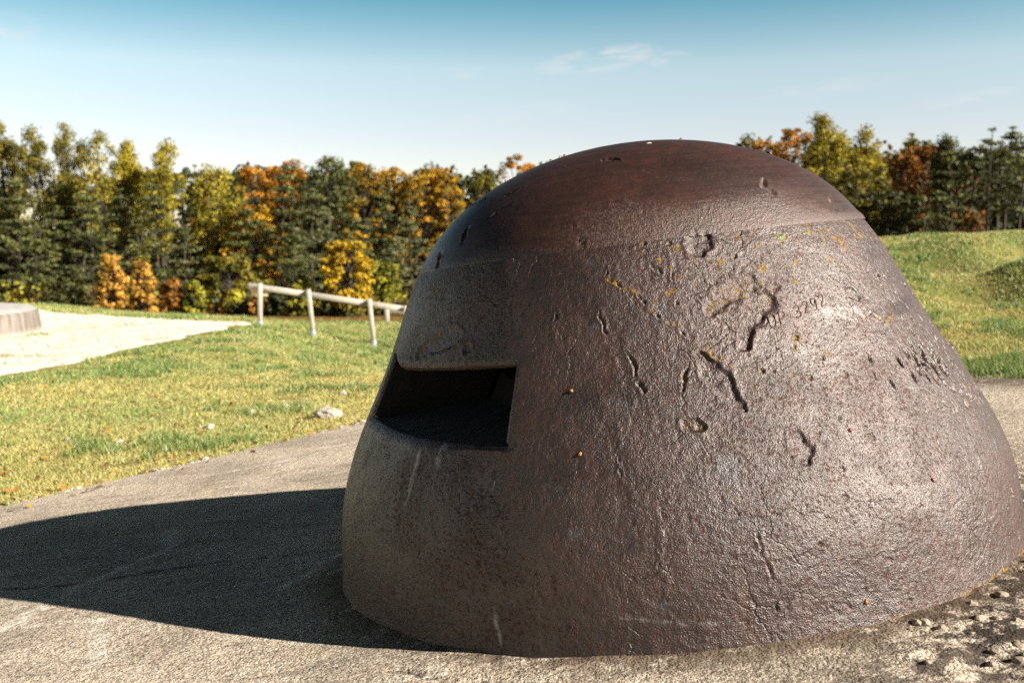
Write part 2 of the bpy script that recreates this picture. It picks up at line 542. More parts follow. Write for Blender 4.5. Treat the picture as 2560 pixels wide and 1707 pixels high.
PATH_FAR = np.array([(-12.48, 22.69), (-10.51, 21.9), (-8.05, 19.9), (-6.07, 18.6), (-5.14, 18.7), (-4.85, 18.75)])
PATH_NEAR = np.array([(-5.27, 9.37), (-5.12, 9.87), (-5.0, 11.06), (-4.86, 12.61), (-4.54, 13.87), (-4.66, 16.71), (-4.75, 18.46)])
PATH_POLY = np.concatenate([[(-16, 23.5)], PATH_FAR, PATH_NEAR[::-1], [(-6.2, 8.2), (-9, 7.2), (-16, 8)]])

def in_poly(x, y, poly):
    inside = np.zeros(np.shape(x), bool)
    j = len(poly) - 1
    for i in range(len(poly)):
        xi, yi = poly[i]; xj, yj = poly[j]
        c = ((yi > y) != (yj > y)) & (x < (xj - xi) * (y - yi) / (yj - yi + 1e-12) + xi)
        inside ^= c
        j = i
    return inside

def make_path():
    ny, nx = 150, 90
    Y = np.linspace(7.6, 22.9, ny)
    xr = np.interp(Y, np.concatenate([[7.6, 8.2], PATH_NEAR[:, 1], [18.9, 23]]), np.concatenate([[-8, -6.2], PATH_NEAR[:, 0], [-4.9, -12.0]]))
    p = np.stack([Y, Y * 0, Y * 0], -1)
    xr = xr + .20 * vnoise(p, 1.1, 4) + .10 * vnoise(p, 4.0, 8)
    u = np.linspace(0, 1, nx)[None, :] ** .8
    XX = -16 + (xr[:, None] + 16) * u
    YY = np.repeat(Y[:, None], nx, 1)
    pp = np.stack([XX, YY, XX * 0], -1)
    Z = ground_z(XX, YY) + .022 + .012 * vnoise(pp, 3.0, 3) - .05 * sstep(.985, 1.0, u)
    yf = np.interp(XX, PATH_FAR[:, 0], PATH_FAR[:, 1]) + .12 * vnoise(pp, 1.2, 9)
    Z = Z - .10 * sstep(-.05, .15, YY - yf)
    me = mesh_np('path', np.stack([XX, YY, Z], -1).reshape(-1, 3), grid_faces(ny, nx).reshape(-1, 4))
    return tag(link('path', me, M_PATH), kind='structure', label='bright crushed limestone path crossing the grass on the left', category='path')
make_path()

# ------------------------------------------------------------------ concrete roof of the fort
CRACKS_ROOF = [  # half width mm, depth mm, points on the roof
    (5, 7, [(-.25, 1.95), (-.17, 1.90), (-.12, 1.86), (-.05, 1.84), (.02, 1.80)]),
    (3, 4, [(-1.9, 3.05), (-1.3, 2.95), (-.9, 3.0), (-.45, 2.98)]),
]
VEINS = [(14, [(-.62, 2.62), (-.55, 2.85), (-.42, 3.1), (-.40, 3.35)]), (18, [(-1.25, 3.6), (-1.15, 3.25), (-1.30, 2.95), (-1.35, 2.6), (-1.45, 2.4)]),
         (10, [(-1.9, 2.9), (-1.6, 2.7), (-1.5, 2.5)]), (12, [(-1.1, 2.55), (-1.0, 2.35), (-.95, 2.2)]), (12, [(-1.15, 2.05), (-.8, 1.98), (-.5, 1.95)]),
         (14, [(-1.6, 2.2), (-1.2, 1.95), (-.95, 1.9)]), (14, [(-1.0, 5.2), (-.6, 5.4), (-.2, 5.5)]), (12, [(-1.5, 4.7), (-1.0, 5.0)])]

def seg_dist(P, pts):
    """distance of points P (n,k) to a polyline, plus the position along it (0..len-1)"""
    best = np.full(len(P), 1e9); along = np.zeros(len(P))
    for i in range(max(1, len(pts) - 1)):
        a = pts[i]; b = pts[min(i + 1, len(pts) - 1)]
        ab = b - a
        t = np.clip(((P - a) @ ab) / (ab @ ab + 1e-12), 0, 1)
        d = np.linalg.norm(P - a - t[:, None] * ab, axis=1)
        m = d < best
        best[m] = d[m]; along[m] = i + t[m]
    return best, along

def roof_height(x, y):
    """fine relief on the concrete; returns height, eroded, vein, crack"""
    p = np.stack([x, y, np.zeros_like(x)], -1)
    h = .006 * fbm(p, 2.2, 3, 7) + .0018 * fbm(p, 22, 3, 9)
    er = sstep(.45, 1.05, x + .25 * (2.2 - y)) * sstep(3.6, 2.4, y)
    er = np.clip(er + .35 * vnoise(p, 3.0, 2) * er, 0, 1)
    n1 = fbm(p, 24, 3, 12)
    h = h + er * (.014 * n1 + .006 * fbm(p, 60, 2, 14) - .010 * sstep(.25, .55, fbm(p, 9, 2, 31)))
    rr = np.hypot(x - CUP_X, y - CUP_Y)
    h = h + .014 * np.exp(-np.abs(rr - .89) / .035) * (.6 + .4 * vnoise(p, 12, 3))
    flat = p.reshape(-1, 3)[:, :2]
    jit = np.stack([vnoise(p.reshape(-1, 3), 35, 3), vnoise(p.reshape(-1, 3), 35, 6)], -1) * .010
    crack = np.zeros(len(flat)); vein = np.zeros(len(flat)); dh = np.zeros(len(flat))
    for wmm, dmm, pts in CRACKS_ROOF:
        pts = np.array(pts); lo = pts.min(0) - .08; hi = pts.max(0) + .08
        m = np.where((flat > lo).all(1) & (flat < hi).all(1))[0]
        d, _ = seg_dist(flat[m] + jit[m], pts)
        k = np.clip(1 - d / (wmm * .002), 0, 1)
        dh[m] -= k * dmm * .0015
        crack[m] = np.maximum(crack[m], sstep(.25, .8, k))
    for wmm, pts in VEINS:
        pts = np.array(pts); lo = pts.min(0) - .15; hi = pts.max(0) + .15
        m = np.where((flat > lo).all(1) & (flat < hi).all(1))[0]
        d, _ = seg_dist(flat[m] + jit[m] * 2.5, pts)
        vein[m] = np.maximum(vein[m], np.clip(1.2 - d / (wmm * .001), 0, 1))
    return h + dh.reshape(x.shape), er, vein.reshape(x.shape), crack.reshape(x.shape)

def make_roof():
    Y = np.concatenate([np.linspace(-5.5, 1.45, 14)[:-1], 1.45 + 5.61 * np.linspace(0, 1, 400) ** 1.35])
    nx = 430
    u = np.linspace(0, 1, nx)
    pl = np.stack([Y, Y * 0, Y * 0], -1)
    xl = roof_left(Y) + .03 * fbm(pl, 3.0, 3, 3)
    xr = roof_right(Y) + .03 * fbm(pl, 3.0, 3, 5)
    XX = xl[:, None] + (xr - xl)[:, None] * u[None, :]
    YY = np.repeat(Y[:, None], nx, 1)
    h, er, vein, crack = roof_height(XX, YY)
    edge = np.minimum(XX - xl[:, None], xr[:, None] - XX)
    Z = roof_z(XX, YY) + h - .012 * sstep(.05, 0, edge)
    V = np.stack([XX, YY, Z], -1).reshape(-1, 3)
    F = [grid_faces(len(Y), nx).reshape(-1, 4)]
    # sides of the slab
    ring = np.concatenate([np.arange(nx), nx * np.arange(1, len(Y)) + nx - 1, (len(Y) - 1) * nx + np.arange(nx - 2, -1, -1), nx * np.arange(len(Y) - 2, 0, -1)])
    low = V[ring] - [0, 0, .45]
    b = len(V) + np.arange(len(ring))
    F.append(np.stack([ring, b, np.roll(b, -1), np.roll(ring, -1)], -1))
    V = np.concatenate([V, low])
    z = np.zeros(len(ring))
    me = mesh_np('concrete_roof', V, F, attrs={'eroded': np.concatenate([er.ravel(), z]), 'vein': np.concatenate([vein.ravel(), z]), 'crack': np.concatenate([crack.ravel(), z]),
                                                     'stain': np.concatenate([np.maximum(sstep(.15, .0, np.abs(np.hypot(XX - CUP_X, YY - CUP_Y) - .90)) * .9, .8 * sstep(.55, .15, xr[:, None] - XX) * sstep(3.0, 4.0, YY)).ravel(), z])})
    return tag(link('concrete_roof', me, M_CONC), kind='structure', label='sloping weathered concrete roof slab around the steel cupola', category='concrete')
ROOF = make_roof()

def rock_mesh(name, seed, sub=2, rough=.28):
    import bmesh
    bm = bmesh.new()
    bmesh.ops.create_icosphere(bm, subdivisions=sub, radius=1.0)
    co = np.array([v.co for v in bm.verts])
    r = 1 + rough * fbm(co, 1.1, 3, seed) + rough * .4 * vnoise(co, 4.0, seed + 5)
    for v, k in zip(bm.verts, r):
        v.co *= float(k)
    me = bpy.data.meshes.new(name)
    bm.to_mesh(me); bm.free()
    return me

PEBBLES = [rock_mesh('pebble', s, 2, .45) for s in (3, 8, 15, 21, 33, 40)]
for me in PEBBLES:
    me.materials.append(M_PEBBLE)
rng = random.Random(4)
spots = [(1.0, 1.97, .016), (.93, 1.85, .010), (1.06, 1.86, .012), (1.02, 2.10, .013), (.86, 1.80, .008), (1.09, 2.02, .010), (1.14, 2.12, .012)]
while len(spots) < 110:
    x, y = rng.uniform(.72, 1.9), rng.uniform(1.62, 3.1)
    if math.hypot(x - CUP_X, y - CUP_Y) < .93 or x > .62 * y + .1:
        continue
    spots.append((x, y, rng.uniform(.004, .013)))
for i, (x, y, r) in enumerate(spots):
    h = roof_height(np.array([x]), np.array([y]))[0][0]
    o = link('pebble', PEBBLES[i % 6], None, ROOF, smooth=False)
    o.location = (x, y, float(roof_z(x, y) + h - r * .05))
    o.scale = (r * rng.uniform(.9, 1.3), r * rng.uniform(.8, 1.1), r * .7)
    o.rotation_euler = (rng.uniform(-.3, .3), rng.uniform(-.3, .3), rng.uniform(0, 6.28))

# ------------------------------------------------------------------ the steel cupola
PC = [-2.16957, 5.4262, -4.42117, 1.01038, -0.1554, 0.91258]     # radius of the casting along its height
HR, HD, KD = .8043, .2838, .6483
AX = np.array([math.sin(-.1203), math.sin(.0381), 1.0]); AX /= np.linalg.norm(AX)
AU = np.cross([0, 1, 0], AX); AU /= np.linalg.norm(AU)
AV = np.cross(AX, AU)

def prof(q):
    """radius and height of the shell at station q: 0 foot, 1 joint, 2 crown"""
    q = np.asarray(q, float)
    s = np.minimum(q, 1)
    rho = np.clip(2 - q, 0, 1)
    r = np.where(q > 1, np.polyval(PC, 1.0) * rho, np.polyval(PC, s))
    z = np.where(q > 1, HR + HD * (1 - KD * rho ** 2 - (.84 - KD) * rho ** 4 - .16 * rho ** 10), s * HR)
    return r, z

def shell(t, q):
    """point and outward normal, in the cupola's own frame"""
    r, z = prof(q)
    r1, z1 = prof(q + 1e-3); r0, z0 = prof(q - 1e-3)
    dr, dz = r1 - r0, z1 - z0
    L = np.hypot(dr, dz) + 1e-12
    nr, nz = dz / L, -dr / L
    P = np.stack([r * np.cos(t), r * np.sin(t), z], -1)
    N = np.stack([nr * np.cos(t), nr * np.sin(t), nz], -1)
    return P, N

def surf_pt(t, q):
    P, N = shell(np.array([t]), np.array([q]))
    return P[0], N[0]

CRACKS = [  # half width mm,depth mm,lichen share,points (angle,station) on the casting
    (5,7,0.8,[(4.4838,0.963),(4.4838,0.9196),(4.5325,0.8859),(4.5796,0.8678),(4.6,0.8328),(4.6346,0.8026),(4.677,0.7809),(4.7085,0.7339),(4.7336,0.7218)]),
    (5,6,0.3,[(4.4398,0.8328),(4.468,0.8063),(4.4712,0.7797),(4.4775,0.7641)]),
    (6,7,0.35,[(4.4743,0.7327),(4.5183,0.7218),(4.5403,0.7038),(4.5529,0.6796),(4.5513,0.6519),(4.5655,0.6362),(4.5623,0.6121)]),
    (7,6,0,[(4.5105,0.7616),(4.523,0.7279)]),
    (6,6,0.05,[(4.2999,0.8533),(4.314,0.8256),(4.2968,0.8087),(4.3109,0.7689)]),
    (5,5,0,[(4.6959,0.8304),(4.7132,0.8039),(4.7195,0.7797)]),
    (6,6,0.2,[(4.6283,0.9401),(4.644,0.9232),(4.6645,0.9064)]),
    (4,5,0.1,[(4.5953,0.7918),(4.5906,0.7592)]),
    (4,4,0,[(4.402,0.8871),(4.4099,0.8533)]),
    (5,7,0.7,[(4.7352,0.7279),(4.7116,0.7013),(4.688,0.6519),(4.6707,0.5928)]),
    (4,5,0.1,[(4.4963,0.5783),(4.4963,0.5277)]),
    (5,6,0.1,[(4.4963,0.5482),(4.4932,0.5023),(4.49,0.4565),(4.5042,0.4107),(4.5262,0.3769)]),
    (4,4,0.1,[(4.5702,0.3323),(4.578,0.2973),(4.5749,0.2334),(4.5655,0.2057),(4.578,0.1659),(4.5686,0.1188),(4.5812,0.067)]),
    (5,6,0.2,[(4.787,0.2841),(4.787,0.2274),(4.798,0.1683),(4.809,0.1116),(4.8106,0.079)]),
    (4,4,0.1,[(4.7587,0.4806),(4.7745,0.4505),(4.8122,0.4493)]),
    (4,5,0.8,[(5.0432,0.705),(5.0715,0.6808),(5.1107,0.6555),(5.1485,0.6266)]),
    (4,5,0.7,[(5.0369,0.6929),(5.0086,0.6483),(4.9819,0.6326),(4.9756,0.5988),(4.9756,0.5687)]),
    (6,6,0.7,[(4.7603,0.705),(4.7807,0.6833),(4.8122,0.6688),(4.8232,0.6447)]),
    (4,5,0.4,[(4.8907,0.6712),(4.9316,0.6242),(4.9646,0.5856)]),
    (4,5,0.8,[(5.1657,0.9811),(5.117,0.945)]),
    (5,6,0.8,[(5.2459,0.9799),(5.2365,0.9534)]),
    (4,5,0.7,[(5.5083,0.7255),(5.4439,0.7013),(5.4313,0.6627)]),
    (4,4,0.7,[(5.3134,0.6977),(5.3606,0.7146),(5.4329,0.7158)]),
    (4,4,0.5,[(4.71,0.9799),(4.6975,0.9232),(4.6975,0.8822)]),
    (4,5,0.3,[(5.37,0.1683),(5.392,0.1574),(5.4674,0.1562),(5.5224,0.1707)]),
    (4,4,0.6,[(4.8845,0.3757),(4.9159,0.3757),(4.9866,0.3637)]),
    (4,4,0.1,[(5.0117,0.313),(5.0385,0.2732),(5.0652,0.2503)]),
    (4,4,0,[(3.6195,0.7641),(3.6572,0.7339)]),
    (4,5,0,[(3.7813,0.7508),(3.8426,0.7532),(3.8929,0.7701),(3.9416,0.7821)]),
    (4,3,0,[(3.8253,0.4493),(3.8348,0.3649),(3.841,0.2865),(3.8458,0.1671)]),
]
GOUGES = [  # half widths mm,depth mm,points
    ([24,26,16,14,12],16,[(4.9866,0.8002),(4.9583,0.7906),(4.9065,0.7556),(4.8782,0.7279),(4.8735,0.7001)]),
    ([22,18,12],9,[(4.9426,0.8497),(4.8577,0.8292),(4.7996,0.799)]),
    ([10,22,18,7],12,[(4.7383,0.6917),(4.7635,0.6507),(4.7917,0.5952),(4.8247,0.5434)]),
    ([22,16],12,[(4.82,0.9823),(4.8012,0.9594)]),
    ([12,10],9,[(4.6755,0.5277),(4.7053,0.5216)]),
    ([12,14,10],10,[(5.3213,0.8002),(5.3339,0.7954),(5.348,0.7858)]),
    ([10],8,[(5.0275,0.8352)]),
    ([9],8,[(5.5539,0.828)]),
    ([8],8,[(5.0982,0.6422)]),
    ([10],7,[(5.1422,0.5928)]),
    ([9],7,[(5.0353,0.6024)]),
    ([9],10,[(5.04,0.7001)]),
    ([7],8,[(4.9285,0.9341)]),
    ([9],8,[(4.9017,0.6278)]),
    ([14,18,12],11,[(4.9347,0.4698),(4.9426,0.4384),(4.9379,0.4143)]),
    ([9],9,[(5.1406,0.4348)]),
    ([7],6,[(5.2773,0.389)]),
    ([7],8,[(5.0243,0.3769)]),
    ([7],8,[(4.9206,0.2189)]),
    ([8],7,[(5.0055,0.3142)]),
    ([9],7,[(5.084,0.1502)]),
    ([6,6],8,[(5.6544,0.1852),(5.6544,0.1647)]),
    ([5,5],8,[(5.4894,0.307),(5.4832,0.2889)]),
    ([5],8,[(5.5869,0.2491)]),
    ([8],7,[(5.1217,0.0344)]),
    ([5,11,5],11,[(4.4366,1.4201),(4.5026,1.4129),(4.5717,1.3803)]),
    ([4,9,4],8,[(3.8583,1.2537),(3.907,1.2718),(3.9526,1.2875)]),
    ([4,9,4],8,[(3.3696,1.2525),(3.5535,1.2573),(3.6383,1.2682)]),
    ([4,8,6,4],7,[(3.874,1.1439),(3.8976,1.1693),(3.9416,1.1765),(3.9715,1.1862)]),
    ([5,11,5],8,[(3.7609,1.0559),(3.7468,1.0836),(3.7342,1.1126)]),
    ([5,9,5],8,[(3.6321,1.004),(3.6022,1.0245),(3.5676,1.0438)]),
    ([4,7,4],7,[(3.2565,1.0704),(3.2628,1.0933),(3.2628,1.1126)]),
    ([7,7],6,[(4.3895,1.0221),(4.4068,1.0113)]),
    ([5],5,[(4.3549,1.0595)]),
    ([6],6,[(4.3313,1.004)]),
    ([7],5,[(4.633,1.0764)]),
    ([7],5,[(4.7163,0.9872)]),
    ([6],5,[(4.6252,0.9944)]),
    ([9,12,9],9,[(5.2522,1.1451),(5.2097,1.115),(5.2333,1.0933)]),
    ([4,6,4],8,[(5.5649,1.0595),(5.5523,1.0414),(5.5523,1.0258)]),
    ([5],5,[(5.711,1.0921)]),
    ([5,5],8,[(5.8147,0.7846),(5.7707,0.7809)]),
    ([6,7],8,[(5.5523,0.8328),(5.5429,0.8171)]),
    ([14,20,22,12],8,[(3.6933,0.7604),(3.7813,0.7761),(3.8583,0.7906),(3.918,0.7954)]),
    ([12],7,[(3.984,0.7616)]),
]
BEETLES = [(3.5661,1.6179),(3.6305,1.6553),(3.6635,1.671),(3.3853,1.4274),(5.491,1.683),(5.8414,1.3514),(4.369,0.635),(4.3973,0.4831),(5.084,0.4613),(5.271,0.3034),(5.0086,0.0634),(5.7142,0.4686)]
RUN = [(4.9693,0.7472),(5.2019,0.7858)]


SLIT_T0, SLIT_T1, SLIT_Q0, SLIT_Q1 = 3.40, 4.18, .517, .711
TH = np.concatenate([np.linspace(SLIT_T0, SLIT_T1, 252), np.linspace(SLIT_T1, 6.45, 650)[1:], np.linspace(6.45, 2.95 + 2 * np.pi, 110)[1:-1], np.linspace(2.95, SLIT_T0, 142)[:-1] + 2 * np.pi])
I_SLIT = 251
TH_CAP = TH[::2]

def slit_shift(t, q):
    t = np.where(t > 6.45, t - 2 * np.pi, t)
    low = .047 * sstep(4.25, 3.25, t)
    top = .038 * sstep(3.56, 3.36, t)
    k = np.clip((q - SLIT_Q0) / (SLIT_Q1 - SLIT_Q0), 0, 1)
    s = (low * (1 - k) + top * k) * sstep(2.6, 3.1, t)
    return s * sstep(.15, .50, q) * sstep(1.0, .78, q)

def relief(P, t, q, cap):
    """how far the real surface stands off the ideal shell, with wear masks"""
    n = len(P)
    t = np.where(t > 6.45, t - 2 * np.pi, t)
    h = .0022 * fbm(P, 5.0, 2, 3)
    lich = np.zeros(n); dirt = np.zeros(n); scrape = np.zeros(n); pale = np.zeros(n)
    jit = np.stack([vnoise(P, 75, 3), vnoise(P, 75, 6), vnoise(P, 75, 9)], -1) * .0032 + np.stack([vnoise(P, 22, 13), vnoise(P, 22, 16), vnoise(P, 22, 19)], -1) * .004
    if not cap:
        right = sstep(3.9, 4.8, t)
        h = h + (.0005 + .0004 * right) * fbm(P, 30, 2, 5) + .0007 * vnoise(P, 120, 8) * (.4 + .6 * right)
        fl = fbm(P, 11, 4, 83)
        h = h + right * .0009 * sstep(.10, .16, fl)
        band = np.exp(-((q - .745 + .02 * np.sin(t * 6)) / .020) ** 2) * sstep(5.10, 5.25, t) * sstep(5.80, 5.66, t)
        scrape = np.clip(band * 1.3 + .0, 0, 1)
        h = h * (1 - .6 * scrape) + .001 * scrape
    else:
        h = h * .4 + .0003 * fbm(P, 60, 2, 8)
    for wmm, dmm, li, pts in CRACKS:
        pts3 = np.array([surf_pt(a, b)[0] for a, b in pts])
        lo = pts3.min(0) - .05; hi = pts3.max(0) + .05
        m = np.where((P > lo).all(1) & (P < hi).all(1))[0]
        if len(m) == 0:
            continue
        d, al = seg_dist(P[m] + jit[m] * 1.7, pts3)
        end = np.clip(np.minimum(al, len(pts) - 1 - al) * 2 + .45, 0, 1)
        wd = wmm * .00075 * (.8 + .6 * vnoise(P[m], 45, 21)) * end
        k = np.clip(1 - (d / np.maximum(wd, .001)) ** 2, 0, 1)
        rim = np.exp(-((d - wd * 1.5) / (wd * .8 + .001)) ** 2)
        h[m] += -k * dmm * .00065 * end + .0010 * rim * end
        dirt[m] = np.maximum(dirt[m], k)
        lich[m] = np.maximum(lich[m], li * np.exp(-(d / .008) ** 2) * sstep(-.15, .5, vnoise(P[m], 38, 33)) * .8)
    for wl, dmm, pts in GOUGES:
        wl = [x * 1.38 if x >= 10 and not cap else x for x in wl]
        pts3 = np.array([surf_pt(a, b)[0] for a, b in pts])
        R = max(wl) * .001
        lo = pts3.min(0) - R * 2.2; hi = pts3.max(0) + R * 2.2
        m = np.where((P > lo).all(1) & (P < hi).all(1))[0]
        if len(m) == 0:
            continue
        d, al = seg_dist(P[m] + jit[m] * (1.5 if R > .009 else .8), pts3)
        wd = np.interp(al, np.arange(len(wl)), wl) * .001
        wd = wd * (1 + (.42 if R > .009 and not cap else .15) * fbm(P[m], 50, 3, 44))
        k = sstep(0, .50, 1 - d / wd)
        rim = np.exp(-((d - wd * 1.10) / (wd * .22)) ** 2)
        rough = 1 + (.45 if dmm > 8 and not cap else .1) * fbm(P[m], 60, 3, 40)
        h[m] += -k * dmm * (.00042 if not cap else .0006) * rough + rim * min(.0016, dmm * .00016)
        dirt[m] = np.maximum(dirt[m], k * (.12 if not cap else .4))
        if dmm < 9.5 and not cap:
            lich[m] = np.maximum(lich[m], .42 * k * (right[m] if not cap else 0))
    rg = np.random.default_rng(11)
    if not cap:
        cand = []
        for i in range(520):                                    # casting pits on the weather side
            cand.append((rg.uniform(4.75, 6.15), rg.uniform(.05, .97), rg.uniform(.0025, .0048), rg.uniform(.0015, .0035), 1.0))
        for i in range(90):
            cand.append((rg.normal(5.56, .11), rg.normal(.58, .032), rg.uniform(.004, .0075), rg.uniform(.006, .010), 2.4))
        for i in range(60):
            cand.append((rg.normal(5.72, .14), rg.normal(.45, .022), rg.uniform(.003, .005), rg.uniform(.003, .006), 2.0))
        for (a, b, rad, dep, st) in cand:
            c, nn = surf_pt(a, b)
            m = np.where((np.abs(P - c) < rad * 3 * st).all(1))[0]
            if len(m) == 0:
                continue
            dv = P[m] - c
            tv = np.array([-math.sin(a), math.cos(a), 0])
            uu = dv @ tv
            vv = np.linalg.norm(dv - uu[:, None] * tv, axis=1)
            d = np.sqrt(uu ** 2 + (vv / st) ** 2)
            k = np.clip(1 - (d / rad) ** 2, 0, 1)
            h[m] -= k * dep
            dirt[m] = np.maximum(dirt[m], k * .9)
        # lichen under the joint and on the weather side
        z1 = sstep(5.0, 5.3, t) * sstep(5.85, 5.7, t) * sstep(.90, .985, q)
        z2 = sstep(4.45, 4.7, t) * sstep(5.9, 5.6, t) * sstep(.70, .85, q)
        nz = sstep(.30, .55, fbm(P, 20, 2, 50))
        lich = np.maximum(lich, z1 * sstep(.1, .5, fbm(P, 45, 2, 47)) * .6)
        lich = np.maximum(lich, z2 * sstep(.25, .55, fbm(P, 48, 2, 50)) * .55)
        lich = np.maximum(lich, .75 * sstep(.03, -.01, q + .012 * vnoise(P, 14, 5)) * sstep(4.75, 5.1, t) * sstep(6.3, 6.0, t))
        # torn edge at the joint
        tear = np.exp(-((t - 5.875) / .030) ** 2) * sstep(.90, .985, q)
        h = h + tear * (-.010 + .010 * fbm(P, 70, 2, 60))
        dirt = np.maximum(dirt, np.clip(tear * 1.2, 0, 1) * .8)
        tear2 = np.exp(-((t - 5.93) / .022) ** 2 - ((q - .56) / .022) ** 2)
        h = h + tear2 * (.007 + .008 * fbm(P, 90, 2, 61))
        dirt = np.maximum(dirt, np.clip(tear2, 0, 1) * .9)
        # chalky runs under the vision slit
        sl = sstep(4.10, 4.0, t) * sstep(3.0, 3.2, t)
        under = sl * sstep(.40, .51, q) * sstep(.535, .515, q)
        pale = .15 * under * sstep(-.1, .5, fbm(P, 18, 2, 70))
        for (a, b0, b1, wd) in ((3.86, .34, .53, .010), (3.40, .44, .55, .008), (3.96, .44, .52, .016), (4.18, .0, .10, .006)):
            r_, _ = prof(b0)
            dd = np.abs((t - a) * r_ + .014 * vnoise(P, 13, 71) + .006 * vnoise(P, 55, 73))
            wd = wd * (.75 + .6 * vnoise(P, 32, 74))
            pale = np.maximum(pale, (.7 + .3 * vnoise(P, 60, 75)) * np.clip(1.2 - dd / np.maximum(wd, .001), 0, 1) * sstep(b0 - .02, b0 + .04, q) * sstep(b1 + .03, b1 - .01, q))
        # an old scratch low on the weather side
        dsc, _ = seg_dist(P + jit, np.array([surf_pt(a, b)[0] for a, b in ((4.47, .100), (4.62, .075), (4.83, .050), (4.98, .035))]))
        pale = np.maximum(pale, .5 * np.clip(1.1 - dsc / .004, 0, 1))
    else:
        scrape = sstep(1.13, 1.005, q + .05 * fbm(P, 9, 3, 41) - .03) * sstep(4.15, 4.5, t) * sstep(5.6, 5.0, t)
        scrape = np.maximum(scrape, .6 * sstep(1.05, 1.0, q + .02 * fbm(P, 14, 2, 43)))
        tear = np.exp(-((t - 5.87) / .045) ** 2) * np.exp(-((q - 1.012) / .016) ** 2)
        h = h + tear * (.002 + .007 * vnoise(P, 70, 3))
        dirt = np.maximum(dirt, .8 * np.exp(-((t - 5.87) / .035) ** 2) * sstep(1.03, 1.0, q))
        dirt = np.maximum(dirt, .5 * sstep(1.022, 1.01, q) * sstep(5.05, 5.3, t) * (t < 6.2))
        rg = np.random.default_rng(5)
        for i in range(60):
            c, nn = surf_pt(rg.uniform(3.2, 6.2), 1 + rg.beta(1.2, 1.2) * .8)
            rad = rg.uniform(.002, .004)
            m = np.where((np.abs(P - c) < rad * 2).all(1))[0]
            if len(m):
                k = np.clip(1 - (np.linalg.norm(P[m] - c, axis=1) / rad) ** 2, 0, 1)
                h[m] -= k * .002
                dirt[m] = np.maximum(dirt[m], k * .8)
    return h, lich, dirt, scrape, pale

CUP = empty('armoured_cupola', (CUP_X, CUP_Y, 0))
CUP.matrix_world = Matrix(((AU[0], AV[0], AX[0], CUP_X), (AU[1], AV[1], AX[1], CUP_Y), (AU[2], AV[2], AX[2], 0), (0, 0, 0, 1)))
tag(CUP, 'rusted bell shaped steel observation cupola with a vision slit, scarred and pitted', 'cupola')

def make_body():
    Q = np.concatenate([np.linspace(-.08, SLIT_Q0, 176), np.linspace(SLIT_Q0, SLIT_Q1, 62)[1:], np.linspace(SLIT_Q1, 1.0, 92)[1:]])
    r0, r1 = 175, 175 + 61
    nt = len(TH)
    T, QQ = np.meshgrid(TH, Q, indexing='xy')
    t, qg = T.ravel(), QQ.ravel()
    q = qg + slit_shift(t, qg)
    P, N = shell(t, q)
    h, lich, dirt, scrape, pale = relief(P, t, q, False)
    # rounded lips of the vision slit
    tt = np.where(t > 6.45, t - 2 * np.pi, t)
    du = np.maximum(np.maximum(tt - SLIT_T1, SLIT_T0 - tt), 0) * .75
    lo = np.maximum(SLIT_Q0 - qg, 0) * .86; up = np.maximum(qg - SLIT_Q1, 0) * .86
    d_lo = np.hypot(du, lo + (qg > SLIT_Q0) * 9); d_up = np.hypot(du, up + (qg < SLIT_Q1) * 9)
    side = np.where((qg >= SLIT_Q0) & (qg <= SLIT_Q1), du, 9)
    rag = 1 + .5 * vnoise(P, 40, 90) + .9 * sstep(3.75, 3.5, tt) * np.abs(vnoise(P, 26, 92))
    h = h - .016 * np.clip(1 - d_lo / .030, 0, 1) ** 2 - .008 * rag * np.clip(1 - d_up / .016, 0, 1) ** 2 - .008 * np.clip(1 - side / .012, 0, 1) ** 2
    pale = np.maximum(pale, .12 * np.clip(1 - d_lo / .02, 0, 1) * (tt > 3.2))  # sky sheen on the lower lip, painted in as a paler tone
    V = P + N * h[:, None]
    f = grid_faces(len(Q), nt, wrap=True)
    keep = np.ones(f.shape[:2], bool)
    keep[r0:r1, :I_SLIT] = False
    me = mesh_np('casting', V, f[keep], attrs={'lichen': lich, 'dirt': dirt, 'scrape': scrape, 'pale': pale})
    link('casting', me, M_BODY, CUP)
    G = V.reshape(len(Q), nt, 3)
    # the deep sides of the slit
    g = Geo()
    def inward(E, depth, dz, nz_=14):
        d = np.linspace(0, 1, nz_)[:, None, None]
        rad = E.copy(); rad[:, 2] = 0
        rad /= np.linalg.norm(rad, axis=1)[:, None]
        S = E[None] - rad[None] * depth * d + np.array([0, 0, 1.0]) * dz * d
        w_ = .003 * fbm(S.reshape(-1, 3), 30, 2, 81).reshape(S.shape[:2])
        S[1:, :, 2] += w_[1:]
        return S
    step = slice(0, I_SLIT + 1, 3)
    floor = inward(G[r0, step], .30, .012)
    ceil = inward(G[r1, step], .30, -.012)
    wr = inward(G[r0:r1 + 1, I_SLIT], .30, .0)
    wl_ = inward(G[r0:r1 + 1, 0], .30, .0)
    for S in (floor, ceil, wr, wl_):
        g.add(S, grid_faces(S.shape[0], S.shape[1]))
    bw = floor[-1] + (ceil[-1] - floor[-1])[None] * np.linspace(0, .55, 6)[:, None, None]
    g.add(bw, grid_faces(6, bw.shape[1]))
    bw2 = bw[-1][None] - bw[-1][None] * np.array([1, 1, 0]) * np.array([0, .12, .25])[:, None, None]
    g.add(bw2, grid_faces(3, bw2.shape[1]))
    g.build('vision_slit', M_SLIT, CUP, smooth=True)

